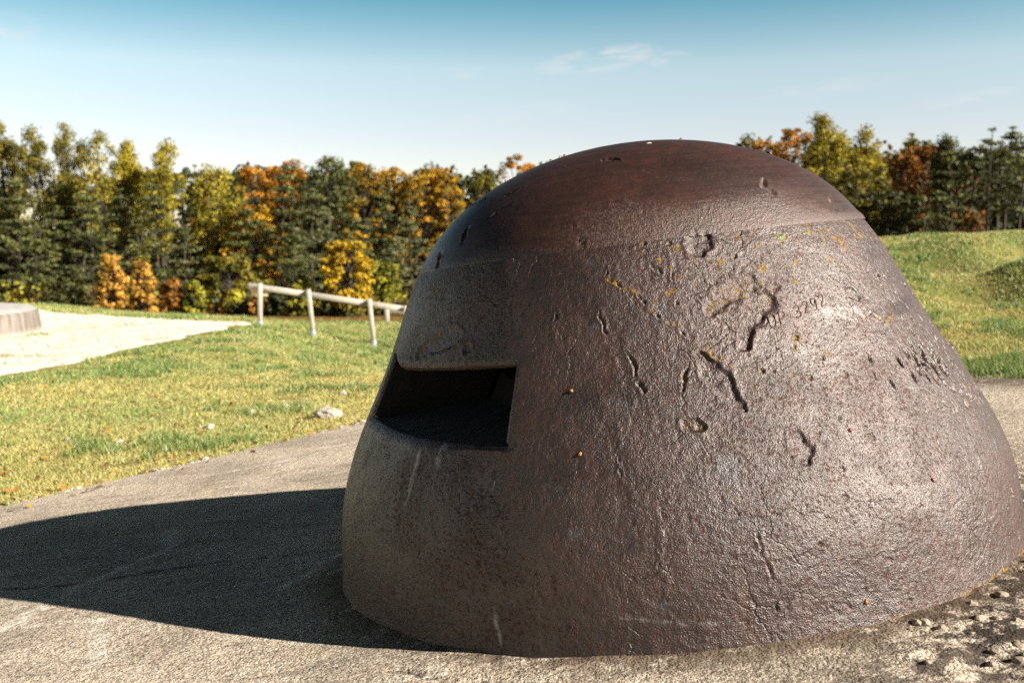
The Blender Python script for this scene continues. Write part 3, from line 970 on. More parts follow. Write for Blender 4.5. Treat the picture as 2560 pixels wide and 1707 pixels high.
def make_cap():
    TH = TH_CAP
    nt = len(TH)
    Q = 1 + np.linspace(0, .985, 165) ** .95
    Q[0] = 1.0
    T, QQ = np.meshgrid(TH, Q, indexing='xy')
    t, q = T.ravel(), QQ.ravel()
    P, N = shell(t, q + 1e-4)
    h, lich, dirt, scrape, pale = relief(P, t, q, True)
    proud = .0002 * (1 - 1.0 * sstep(4.2, 4.5, t) * sstep(5.15, 4.9, t))
    h = h + proud * sstep(1.05, 1.0, q)
    V = P + N * h[:, None]
    V = V.reshape(len(Q), nt, 3)
    rad = np.stack([np.cos(TH), np.sin(TH), 0 * TH], -1)
    row1 = V[0] + rad * .0004 + [0, 0, -.0016]
    row0 = row1 - rad * .022
    allv = np.concatenate([row0, row1, V.reshape(-1, 3), [[0, 0, HR + HD]]])
    nr = len(Q) + 2
    f = grid_faces(nr, nt, wrap=True).reshape(-1, 4)
    last = (nr - 1) * nt + np.arange(nt)
    tri = np.stack([last, np.roll(last, -1), np.full(nt, nr * nt)], -1)
    def ext(a): return np.concatenate([a[:nt], a[:nt], a, [0]])
    me = mesh_np('dome_cap', allv, [f, tri], attrs={'lichen': ext(lich), 'dirt': ext(dirt), 'scrape': ext(scrape), 'pale': ext(pale)})
    link('dome_cap', me, M_CAP, CUP)

make_body()
make_cap()

# stamped works number
GLYPH = {
    'U': [[(0, 1), (0, .25), (.2, 0), (.5, 0), (.7, .25), (.7, 1)]],
    'P': [[(0, 0), (0, 1), (.45, 1), (.68, .85), (.68, .62), (.45, .47), (0, .47)]],
    '3': [[(.02, .9), (.2, 1), (.5, 1), (.66, .82), (.55, .58), (.25, .54), (.6, .48), (.68, .22), (.5, 0), (.2, 0), (0, .12)]],
    '2': [[(.02, .78), (.15, .96), (.4, 1), (.64, .85), (.62, .6), (0, 0), (.7, 0)]],
    '9': [[(.66, .62), (.5, .42), (.2, .42), (.02, .62), (.05, .88), (.3, 1), (.58, .93), (.68, .7), (.6, .3), (.4, 0), (.15, 0)]],
}
def make_lettering():
    (t0, q0), (t1, q1) = RUN
    seq = [('U', 0.0, 0), ('P', .165, 0), ('3', .42, 0), ('2', .575, .1), ('9', .73, .05), ('2', .885, .1)]
    hgt, wid = .0255, .022
    L = (t1 - t0)
    for ch, a, dy in seq:
        g = Geo()
        tc, qc = t0 + L * a, q0 + (q1 - q0) * a + dy * .03
        for stroke in GLYPH[ch]:
            dense = []
            for (x0, y0), (x1, y1) in zip(stroke[:-1], stroke[1:]):
                for k in np.linspace(0, 1, 5)[:-1]:
                    dense.append((x0 + (x1 - x0) * k, y0 + (y1 - y0) * k))
            dense.append(stroke[-1])
            rows = []
            for (x, y) in dense:
                xx = x + y * .08
                P, N = surf_pt(tc + xx * wid / .70, qc + (y - .5) * hgt / .86 + xx * (q1 - q0) / L * wid / .70)
                rows.append((P, N))
            C = np.array([p for p, _ in rows]); Nn = np.array([n_ for _, n_ in rows])
            d = np.gradient(C, axis=0); d /= np.linalg.norm(d, axis=1)[:, None]
            s = np.cross(Nn, d)
            hw = .0011
            h = relief(C, np.arctan2(C[:, 1], C[:, 0]) % (2 * np.pi), np.full(len(C), qc), False)[0][:, None]
            top = Nn * (h + .0013)
            ribs = np.stack([C - s * hw * 1.5 + Nn * (h - .003), C - s * hw + top, C + s * hw + top, C + s * hw * 1.5 + Nn * (h - .003)], 1)
            g.add(ribs, grid_faces(len(C), 4))
        tag(g.build('stamped_character', M_STAMP, CUP), 'character %s of the works number stamped into the steel' % ch)
make_lettering()

# a bird dropping on the crown
P_, N_ = surf_pt(4.86, 1.60)
g = Geo()
a_ = np.linspace(0, 2 * np.pi, 14, endpoint=False)
tu = np.cross(N_, [0, 0, 1]); tu /= np.linalg.norm(tu); tv = np.cross(N_, tu)
rr_ = .006 * (1 + .3 * np.sin(a_ * 3 + 1))
g.add(np.concatenate([P_ + N_ * .0006 + rr_[:, None] * (np.cos(a_)[:, None] * tu + np.sin(a_)[:, None] * tv), [P_ + N_ * .0022]]),
      None, [[i, (i + 1) % 14, 14] for i in range(14)])
g.build('bird_dropping', M_DROP, CUP, smooth=True)

# ------------------------------------------------------------------ ladybirds warming on the steel
def ladybird_meshes():
    th = np.linspace(0, 2 * np.pi, 14, endpoint=False)
    ph = np.linspace(0, np.pi / 2, 6)
    def dome(a, b, c, cx=0.0):
        V = np.stack([np.outer(np.cos(ph), np.cos(th)) * a + cx, np.outer(np.cos(ph), np.sin(th)) * b, np.repeat(np.sin(ph)[:, None], 14, 1) * c], -1)
        return V.reshape(-1, 3), grid_faces(6, 14, wrap=True).reshape(-1, 4)
    out = {}
    V, f = dome(.0042, .0034, .0034)
    for k, m in (('red', M_RED), ('orange', M_ORANGE)):
        me = mesh_np('wing_cases', V + [0, 0, .0006], f); me.materials.append(m); out[k] = me
    V, f = dome(.0014, .0020, .0016, .0044)
    me = mesh_np('head', V + [0, 0, .0006], f); me.materials.append(M_BLACK); out['head'] = me
    g = Geo()
    for sx in (-.002, .0005, .0028):
        for sy in (-1, 1):
            g.tube([(sx, sy * .0028, .0010), (sx * 1.1, sy * .0044, .0006), (sx * 1.2, sy * .0050, -.0008)], [.0004, .00035, .0003], 4)
    ob = g.build('legs', M_BLACK)
    out['legs'] = ob.data
    bpy.data.objects.remove(ob)
    V, f = dome(.0011, .0009, .0006)
    me = mesh_np('spot', V, f); me.materials.append(M_BLACK); out['spot'] = me
    return out
LB = ladybird_meshes()
LADY_LABELS = [
    ('orange', 'small beetle on the left skyline of the dome, leftmost of the close group of three'),
    ('orange', 'small beetle on the left skyline of the dome, middle of the close group of three'),
    ('red', 'small beetle on the left skyline of the dome, rightmost of the close group of three'),
    ('orange', 'lone small beetle low on the left skyline of the dome'),
    ('red', 'small beetle sitting near the very top of the dome skyline'),
    ('orange', 'small beetle high on the right slope of the dome skyline'),
    ('orange', 'orange ladybird casting a long shadow right of the vision slit'),
    ('orange', 'orange ladybird below the slit corner in the half shaded flank'),
    ('red', 'bright red ladybird on the glaring right flank of the cupola'),
    ('red', 'dark red ladybird low on the pale right flank'),
    ('orange', 'brownish ladybird just above the concrete at the right foot of the cupola'),
    ('orange', 'yellow ladybird near the far right outline of the cupola'),
]
A3 = np.stack([AU, AV, AX], 1)
for i, ((t, q), (c, lab)) in enumerate(zip(BEETLES, LADY_LABELS)):
    P, N = surf_pt(t, q)
    h = relief(P[None], np.array([t]), np.array([q]), q > 1)[0][0]
    W = A3 @ (P + N * (h + .0006)) + [CUP_X, CUP_Y, 0]
    Nw = Vector(A3 @ N)
    e = empty('ladybird', W)
    e.rotation_mode = 'QUATERNION'
    e.rotation_quaternion = Nw.to_track_quat('Z', 'Y') @ Vector((0, 0, 1)).rotation_difference(Vector((0, 0, 1))) @ Matrix.Rotation(i * 1.9 + .4, 4, 'Z').to_quaternion()
    tag(e, lab, 'ladybird', 'ladybirds on the cupola')
    link('wing_cases', LB[c], None, e)
    link('head', LB['head'], None, e)
    link('legs', LB['legs'], None, e)
    for sx, sy in ((.0015, .0016), (.0015, -.0016), (-.0015, .0017), (-.0015, -.0017)):
        s = link('spot', LB['spot'], None, e)
        z = .0034 * math.sqrt(max(0, 1 - (sx / .0042) ** 2 - (sy / .0034) ** 2)) + .0006
        s.location = (sx, sy, z - .0002)

# ------------------------------------------------------------------ wooden fence
FENCE = empty('wooden_fence', (-4.57, 18.0, -.68))
tag(FENCE, 'weathered timber post and rail fence descending behind the cupola', 'fence')
F0 = np.array(FENCE.location)
POSTS = [((-4.572, 18.0, -.71), (-4.553, 18.0, .103)), ((-3.625, 18.1, -.91), (-3.703, 18.1, -.011)),
         ((-2.528, 18.2, -1.11), (-2.612, 18.2, -.191)), ((-1.916, 18.3, -1.24), (-1.963, 18.3, -.325))]
def beam(a, b, wx, wy, name, mat, parent, bev=.008, off=(0, 0, 0)):
    a = np.array(a) - F0 + off; b = np.array(b) - F0 + off
    d = Vector(b - a)
    ln = d.length
    q = d.to_track_quat('Z', 'Y')
    M = Matrix.Translation(Vector((a + b) / 2)) @ q.to_matrix().to_4x4()
    g = Geo(); g.box(0, 0, 0, wx, wy, ln, M, bev)
    return g.build(name, mat, parent, recalc=True)
for a, b in POSTS:
    a = np.array(a); b = np.array(b)
    wpx = .076
    p = beam(a + (b - a) * .16, b, wpx, wpx, 'post', M_WOOD, FENCE)
    beam(a, a + (b - a) * .16, wpx + .012, wpx + .012, 'post_shoe', M_ZINC, p, .003)
RAIL = [(-4.798, 18.0, .056), (-3.705, 18.1, -.114), (-2.613, 18.2, -.287), (-1.964, 18.3, -.397), (-1.0, 18.4, -.545)]
for a, b in zip(RAIL[:-1], RAIL[1:]):
    a2 = np.array(a); b2 = np.array(b); d = (b2 - a2) / np.linalg.norm(b2 - a2)
    beam(a2 + d * .004, b2 - d * .004, .045, .105, 'rail', M_WOOD, FENCE, .008, (0, .086, 0))
beam((-4.76, 18.16, -.075), (-4.45, 18.16, -.080), .05, .13, 'board', M_WOODY, FENCE)
FENCE2 = empty('fence_post', (-3.02, 24.0, -1.10))
tag(FENCE2, 'short shaded fence post with rail end seen between fence and cupola', 'post')
g = Geo(); g.box(0, 0, .19, .11, .11, .46, None, .008); g.build('post', M_WOOD, FENCE2, recalc=True)
g = Geo(); g.box(.55, 0, .28, 1.2, .05, .12, None, .008); g.build('rail', M_WOOD, FENCE2, recalc=True)

# ------------------------------------------------------------------ low concrete drum at the left
def make_drum():
    c = (-9.97, 15.2, -.64)
    root = empty('concrete_drum', c)
    tag(root, 'low round concrete drum with stained sides beside the limestone path', 'concrete block')
    n = 96
    th = np.linspace(0, 2 * np.pi, n, endpoint=False)
    pr = [(2.52, -.3), (2.50, .10), (2.47, .36), (2.44, .405), (2.38, .43), (2.2, .45), (1.2, .50), (.02, .52)]
    V = []
    for r, z in pr:
        p = np.stack([np.cos(th) * r, np.sin(th) * r, 0 * th + z], -1)
        k = 1 + .012 * fbm(p, 2.5, 3, 4)
        p[:, :2] *= k[:, None]
        V.append(p)
    g = Geo(); g.add(np.concatenate(V[:4]), grid_faces(4, n, wrap=True)); g.build('wall', M_DRUM, root, smooth=True)
    g = Geo(); g.add(np.concatenate(V[3:]), grid_faces(5, n, wrap=True)); g.build('top', M_CONC2, root, smooth=True)
m, n = material('stained_concrete')
obj = n.n('ShaderNodeTexCoord').outputs['Object']
st = n.n('ShaderNodeMapping', {'Vector': obj, 'Scale': (6, 6, .8)}).outputs[0]
s_ = n.noise(st, 1.4, 4.0, .6)
c_ = n.mix(n.step(s_, .40, .62), (.20, .175, .15), (.12, .10, .082))
c_ = n.mix(n.step(n.n('ShaderNodeSeparateXYZ', {0: obj}).outputs['Z'], .16, .02), c_, (.34, .31, .27))
finish(n, n.n('ShaderNodeBsdfPrincipled', {'Base Color': c_, 'Roughness': .95, 'Normal': n.bump(n.noise(obj, 30.0, 4.0), .6, .02)}))
M_DRUM = m
make_drum()

# ------------------------------------------------------------------ loose stones
ROCKS = [(-1.31, 7.02, .078, 'large pale limestone lump in the grass beside the concrete edge'), (-2.06, 6.69, .034, 'flat white stone lying in the middle of the grass'),
         (-2.86, 6.32, .022, 'small white stone in the grass left of the flat white stone'), (-2.50, 6.25, .020, 'tiny white stone in the grass nearest the flat white stone'),
         (-1.46, 8.5, .036, 'pale stone in a bare patch of grass near the cupola flank'), (-1.75, 7.6, .035, 'small pinkish stone in the bare patch of grass'),
         (-1.95, 7.35, .03, 'small buff stone at the edge of the bare patch')]
for i, (x, y, r, lab) in enumerate(ROCKS):
    me = rock_mesh('stone', 30 + i * 7, 3, .42)
    o = link('stone', me, M_LIME, None, smooth=False)
    o.location = (x, y, float(ground_z(np.array([x]), np.array([y]))[0]) + r * .35)
    o.scale = (r * 1.15, r * .9, r * .72)
    o.rotation_euler = (0, 0, i * 1.3)
    tag(o, lab, 'stone', 'stones in the grass')

def scatter_stones(name, pts, sizes, mat, seed):
    """uncountable small stones as one object"""
    base = rock_mesh('tmp', seed, 1, .3)
    bv = np.array([v.co for v in base.vertices]); bf = np.array([list(p.vertices) for p in base.polygons])
    bpy.data.meshes.remove(base)
    r = np.random.default_rng(seed)
    n_ = len(pts)
    a = r.uniform(0, 6.28, n_)
    ca, sa = np.cos(a), np.sin(a)
    s = sizes[:, None, None] * np.stack([r.uniform(.8, 1.5, n_), r.uniform(.6, 1.1, n_), r.uniform(.4, .8, n_)], -1)[:, None, :]
    v = bv[None] * s
    v = np.stack([v[..., 0] * ca[:, None] - v[..., 1] * sa[:, None], v[..., 0] * sa[:, None] + v[..., 1] * ca[:, None], v[..., 2]], -1)
    v = v + pts[:, None, :]
    f = bf[None] + (np.arange(n_) * len(bv))[:, None, None]
    return link(name, mesh_np(name, v.reshape(-1, 3), f.reshape(-1, 3)), mat, None, False)

r_ = np.random.default_rng(9)
yy = r_.uniform(8.5, 21.8, 3600); xx = r_.uniform(-11.5, -4.6, 3600)
k_ = in_poly(xx, yy, PATH_POLY); xx, yy = xx[k_], yy[k_]
o = scatter_stones('gravel', np.stack([xx, yy, ground_z(xx, yy) + .025], -1), r_.uniform(.006, .018, len(xx)), M_PATH, 5)
tag(o, 'crushed white limestone chips strewn over the path', 'gravel', None, 'stuff')
yy = r_.uniform(3.6, 6.6, 1500); xx = roof_left(yy) - np.abs(r_.normal(0, .10, 1500)) - .01
k_ = fbm(np.stack([xx, yy, xx * 0], -1), 2.2, 2, 5) > -.25
xx, yy = xx[k_], yy[k_]
o = scatter_stones('rubble_strip', np.stack([xx, yy, ground_z(xx, yy) + .004], -1), r_.uniform(.006, .026, len(xx)), M_LIME, 6)
tag(o, 'pale rubble and chippings along the edge of the concrete roof', 'rubble', None, 'stuff')

# ------------------------------------------------------------------ trees
def leaf_cards(C, size, rg, up=.3, out=None, aspect=.6, droop=0.0):
    """one bent-free four-cornered leaf for each centre"""
    n_ = len(C)
    nrm = rg.normal(0, 1, (n_, 3))
    if out is not None:
        nrm += out * 1.5
    nrm[:, 2] += up
    nrm /= np.linalg.norm(nrm, axis=1)[:, None] + 1e-9
    a = np.cross(nrm, rg.normal(0, 1, (n_, 3)))
    a[:, 2] -= droop
    a /= np.linalg.norm(a, axis=1)[:, None] + 1e-9
    b = np.cross(nrm, a)
    s = (np.asarray(size) * np.ones(n_))[:, None]
    v = np.stack([C - a * s, C - b * s * aspect, C + a * s, C + b * s * aspect], 1)
    return v.reshape(-1, 3), np.arange(n_ * 4).reshape(n_, 4)

FOLIAGE = {  # leaf colours: from, to; 'dark' has the deep wood's shade put in
    'olive': ((.040, .048, .008), (.27, .21, .022)), 'gold': ((.075, .085, .010), (.50, .38, .03)), 'orange': ((.11, .065, .008), (.60, .25, .018)),
    'amber': ((.09, .070, .008), (.60, .33, .02)), 'yellow': ((.13, .10, .008), (.66, .42, .02)), 'lime': ((.025, .038, .006), (.42, .38, .03)),
    'peach': ((.12, .075, .012), (.80, .44, .07)), 'rust': ((.07, .035, .010), (.40, .17, .02)), 'dark': ((.020, .024, .008), (.085, .085, .018)),
    'pine': ((.012, .020, .006), (.180, .185, .050)), 'pinelight': ((.022, .030, .011), (.19, .185, .068)),
}
FOLIAGE = {k: (a, tuple(x * (.98 if k == 'peach' else 1.04) for x in b)) for k, (a, b) in FOLIAGE.items()}

def crown_cols(fol, clump_t, rg):
    a, b = (np.array(x) for x in FOLIAGE[fol])
    t_ = (np.clip(clump_t * .7 + rg.uniform(0, 1, len(clump_t)) * .5 - .1, 0, 1) ** 1.25)[:, None]
    c = a * (1 - t_) + b * t_
    return np.repeat(c * rg.uniform(.85, 1.15, (len(c), 1)), 4, 0)

def clumps_to_leaves(C, R, per, rg, flat=.8):
    """C (m,3) clump centres, R (m,) radii -> leaf centres, outward, clump index"""
    m = len(C)
    idx = np.repeat(np.arange(m), per)
    g_ = rg.normal(0, 1, (m * per, 3))
    g_ /= np.linalg.norm(g_, axis=1)[:, None]
    rad = rg.uniform(.25, 1, m * per) ** .6
    off = g_ * (R[idx] * rad)[:, None] * [1, 1, flat]
    return C[idx] + off, g_, idx

def make_tree(kind, x, y, h, R, fol, label, seed):
    rg = np.random.default_rng(seed)
    gz = float(ground_z(np.array([x]), np.array([y]))[0])
    name = {'pine': 'pine_tree', 'roundpine': 'pine_tree', 'talltrunk': 'pine_tree', 'aspen': 'aspen_tree', 'birch': 'birch_tree', 'maple': 'maple_tree', 'shrub': 'shrub'}[kind]
    root = empty(name, (x, y, gz - .05))
    tag(root, label, 'shrub' if kind == 'shrub' else 'tree', 'shrubs at the wood edge' if kind == 'shrub' else 'trees of the autumn wood')
    trunk = Geo()
    cl, cr_, flat, per, size, up, asp, droop = [], [], .8, 60, .13, .3, .6, 0.
    lean = rg.uniform(-.03, .03, 2)
    def axis(f): return np.array([lean[0] * h * f + .05 * math.sin(f * 5 + seed), lean[1] * h * f, h * f])
    if kind in ('pine', 'talltrunk'):
        fs = np.linspace(0, .98, 10)
        trunk.tube([axis(f) for f in fs], .022 * h * (1 - fs * .9) * .6 + .01, 7)
        lo = .05 if kind == 'pine' else .48
        nt_ = int(h * (1 - lo) / .46)
        for k in range(nt_):
            f = lo + (1 - lo) * (k + rg.uniform(-.3, .3)) / nt_
            f = min(max(f, lo), .985)
            u = (f - lo) / (1 - lo)
            if kind == 'pine':
                L = R * (.10 + 1.15 * (1 - u) ** .9) * (.8 if u < .1 else 1)
            else:
                L = R * (.35 + .85 * math.sin(min(1, u * 1.15 + .12) * math.pi) ** .7)
            nb = 6 if kind == 'pine' else 4
            a0 = rg.uniform(0, 6.28)
            for j in range(nb):
                a = a0 + j * 6.283 / nb + rg.uniform(-.35, .35)
                l_ = L * rg.uniform(.55, 1.12)
                s0 = axis(f)
                rise = l_ * (rg.uniform(-.10, .16) + .35 * u)
                e_ = s0 + [math.cos(a) * l_, math.sin(a) * l_, rise]
                mid_ = (s0 + e_) / 2 + [0, 0, l_ * .05]
                trunk.tube([s0, mid_, e_], [.012 * h * .35 * (1.1 - u), .012, .005], 4)
                ns = max(2, int(l_ / .30))
                for q_ in range(ns):
                    t_ = (q_ + .6) / ns
                    if t_ < .3 and u < .7:
                        continue
                    cl.append(s0 * (1 - t_) + e_ * t_ + [0, 0, l_ * .05 * math.sin(t_ * 3.1)] + rg.normal(0, .06, 3))
                    cr_.append(rg.uniform(.20, .34) * (1.1 - .3 * u))
        cl.append(axis(.99)); cr_.append(.18)
        flat, per, size, up, asp = .28, 26, .095, .9, .28
    elif kind == 'roundpine':
        fs = np.linspace(0, .9, 9)
        trunk.tube([axis(f) for f in fs], .018 * h * (1 - fs * .85) + .01, 7)
        for k in range(150):
            u = rg.uniform(0, 1) ** .8
            a = rg.uniform(0, 6.28)
            rr = R * math.sqrt(max(0, 1 - (2 * u - 1) ** 2)) * rg.uniform(.55, 1.02) if u > .5 else R * (.75 + .3 * u) * rg.uniform(.5, 1.05)
            p = axis(.18 + .82 * u) + [math.cos(a) * rr, math.sin(a) * rr, -.1]
            cl.append(p); cr_.append(rg.uniform(.28, .42))
            if k % 4 == 0:
                trunk.tube([axis(.18 + .72 * u - .04), p], [.03, .008], 4)
        flat, per, size, up, asp = .7, 30, .11, .8, .32
    elif kind == 'aspen':
        ns = 3
        for s in range(ns):
            dx = rg.uniform(-.35, .35, 2) * R
            hs = h * (1 if s == 0 else rg.uniform(.80, .95))
            fs = np.linspace(0, .97, 10)
            pts = np.array([axis(f) * [1, 1, hs / h] + [dx[0] * (.3 + f), dx[1] * (.3 + f), 0] for f in fs])
            trunk.tube(pts, .010 * h * (1 - fs * .92) + .006, 6)
            for k in range(34):
                f = .20 + .80 * rg.uniform(0, 1) ** .55
                u = (f - .2) / .8
                wprof = np.interp(u, [0, .3, .55, .8, 1.0], [.35, .6, .9, .75, .12])
                a = rg.uniform(0, 6.28)
                rr = R * wprof * rg.uniform(.1, .85)
                b0 = pts[0] + (pts[-1] - pts[0]) * (f / .97)
                p = b0 + [math.cos(a) * rr, math.sin(a) * rr, rr * .5]
                if p[2] > hs: p[2] = hs - rg.uniform(0, .15)
                trunk.tube([b0 - [0, 0, rr * .3], (b0 + p) / 2, p], [.018, .012, .005], 4)
                if f < .42 and rg.uniform() < .45:
                    continue
                cl.append(p); cr_.append(rg.uniform(.26, .48))
            cl.append(pts[-1]); cr_.append(.26)
        flat, per, size, up, asp = 1.0, 64, .060, .2, .7
    elif kind == 'birch':
        fs = np.linspace(0, .95, 10)
        bl = lambda f: np.array([.55 * (1 - f) - .15 * math.sin(f * 3), 0, h * f])
        trunk.tube([bl(f) for f in fs], .013 * h * (1 - fs * .9) + .008, 7)
        for k in range(95):
            f = .16 + .84 * rg.uniform(0, 1) ** .8
            a = rg.uniform(0, 6.28)
            rr = R * (.35 + .65 * math.sin(min(1, (f - .1)) * 3.0)) * rg.uniform(.15, 1)
            p = bl(min(f, .95)) + [math.cos(a) * rr, math.sin(a) * rr, rg.uniform(-.1, .25)]
            if k % 2 == 0:
                trunk.tube([bl(min(f, .95) * .94), (bl(min(f, .95)) + p) / 2 + [0, 0, .15], p], [.02, .012, .004], 4)
            for d in range(2):
                cl.append(p - [rg.normal(0, .08), rg.normal(0, .08), d * .38]); cr_.append(rg.uniform(.18, .30))
        cl.append(bl(.97)); cr_.append(.3)
        flat, per, size, up, asp, droop = 1.35, 34, .068, .1, .6, .5
    elif kind == 'maple':
        fs = np.linspace(0, .75, 8)
        trunk.tube([axis(f) for f in fs], .016 * h * (1 - fs * 1.1) + .01, 7)
        for k in range(115):
            u = rg.uniform(0, 1)
            a = rg.uniform(0, 6.28)
            zc = .16 + .80 * u
            wprof = math.sin(min(1.0, .16 + .80 * u ** .9) * math.pi * .93) ** .6
            rr = R * 1.05 * wprof * rg.uniform(.35, 1) ** .5
            p = axis(zc) + [math.cos(a) * rr, math.sin(a) * rr, 0]
            if u > .8:
                p[2] = min(p[2] + rg.uniform(-.2, .3), h - .15)
            cl.append(p); cr_.append(rg.uniform(.15, .34) * (R / 1.05) ** .35)
            if k % 2 == 0:
                b0 = axis(max(.12, zc * .72))
                trunk.tube([b0, (b0 + p) / 2 + [0, 0, .12], p], [.03, .018, .006], 4)
        for k in range(5):
            cl.append(axis(.95) + [rg.uniform(-.5, .5) * R, rg.uniform(-.3, .3) * R, rg.uniform(-.45, .0)]); cr_.append(rg.uniform(.18, .3))
        cl.append(axis(.975)); cr_.append(.2)
        flat, per, size, up, asp = .65, 60, .062, .35, .72
    else:
        for k in range(9):
            a = rg.uniform(0, 6.28); e_ = np.array([math.cos(a) * R * .7, math.sin(a) * R * .7, h * rg.uniform(.6, .95)])
            trunk.tube([(e_[0] * .08, e_[1] * .08, 0), e_ * [.5, .5, .55], e_], [.025, .016, .006], 5)
        for k in range(60):
            a = rg.uniform(0, 6.28); u = rg.uniform(.05, 1)
            rr = R * (1 - .55 * u ** 2) * rg.uniform(.2, 1) ** .6
            cl.append([math.cos(a) * rr, math.sin(a) * rr, h * u * .95]); cr_.append(rg.uniform(.08, .22))
        flat, per, size, up, asp = .8, 64, .056, .3, .75
    trunk.build('trunk', M_BARKP if kind == 'birch' else M_BARK, root, smooth=True)
    C = np.array(cl); Rr = np.array(cr_)
    L, og, idx = clumps_to_leaves(C, Rr, per, rg, flat)
    v, f = leaf_cards(L, size * rg.uniform(.7, 1.3, len(L)), rg, up, og, asp, droop)
    ct = rg.uniform(0, 1, len(C))
    cols = crown_cols(fol, ct[idx], rg)
    me = mesh_np('crown', v, f, cols=cols)
    link('crown', me, M_NEEDLE if 'pine' in fol else M_LEAF, root, smooth=False)
    return root

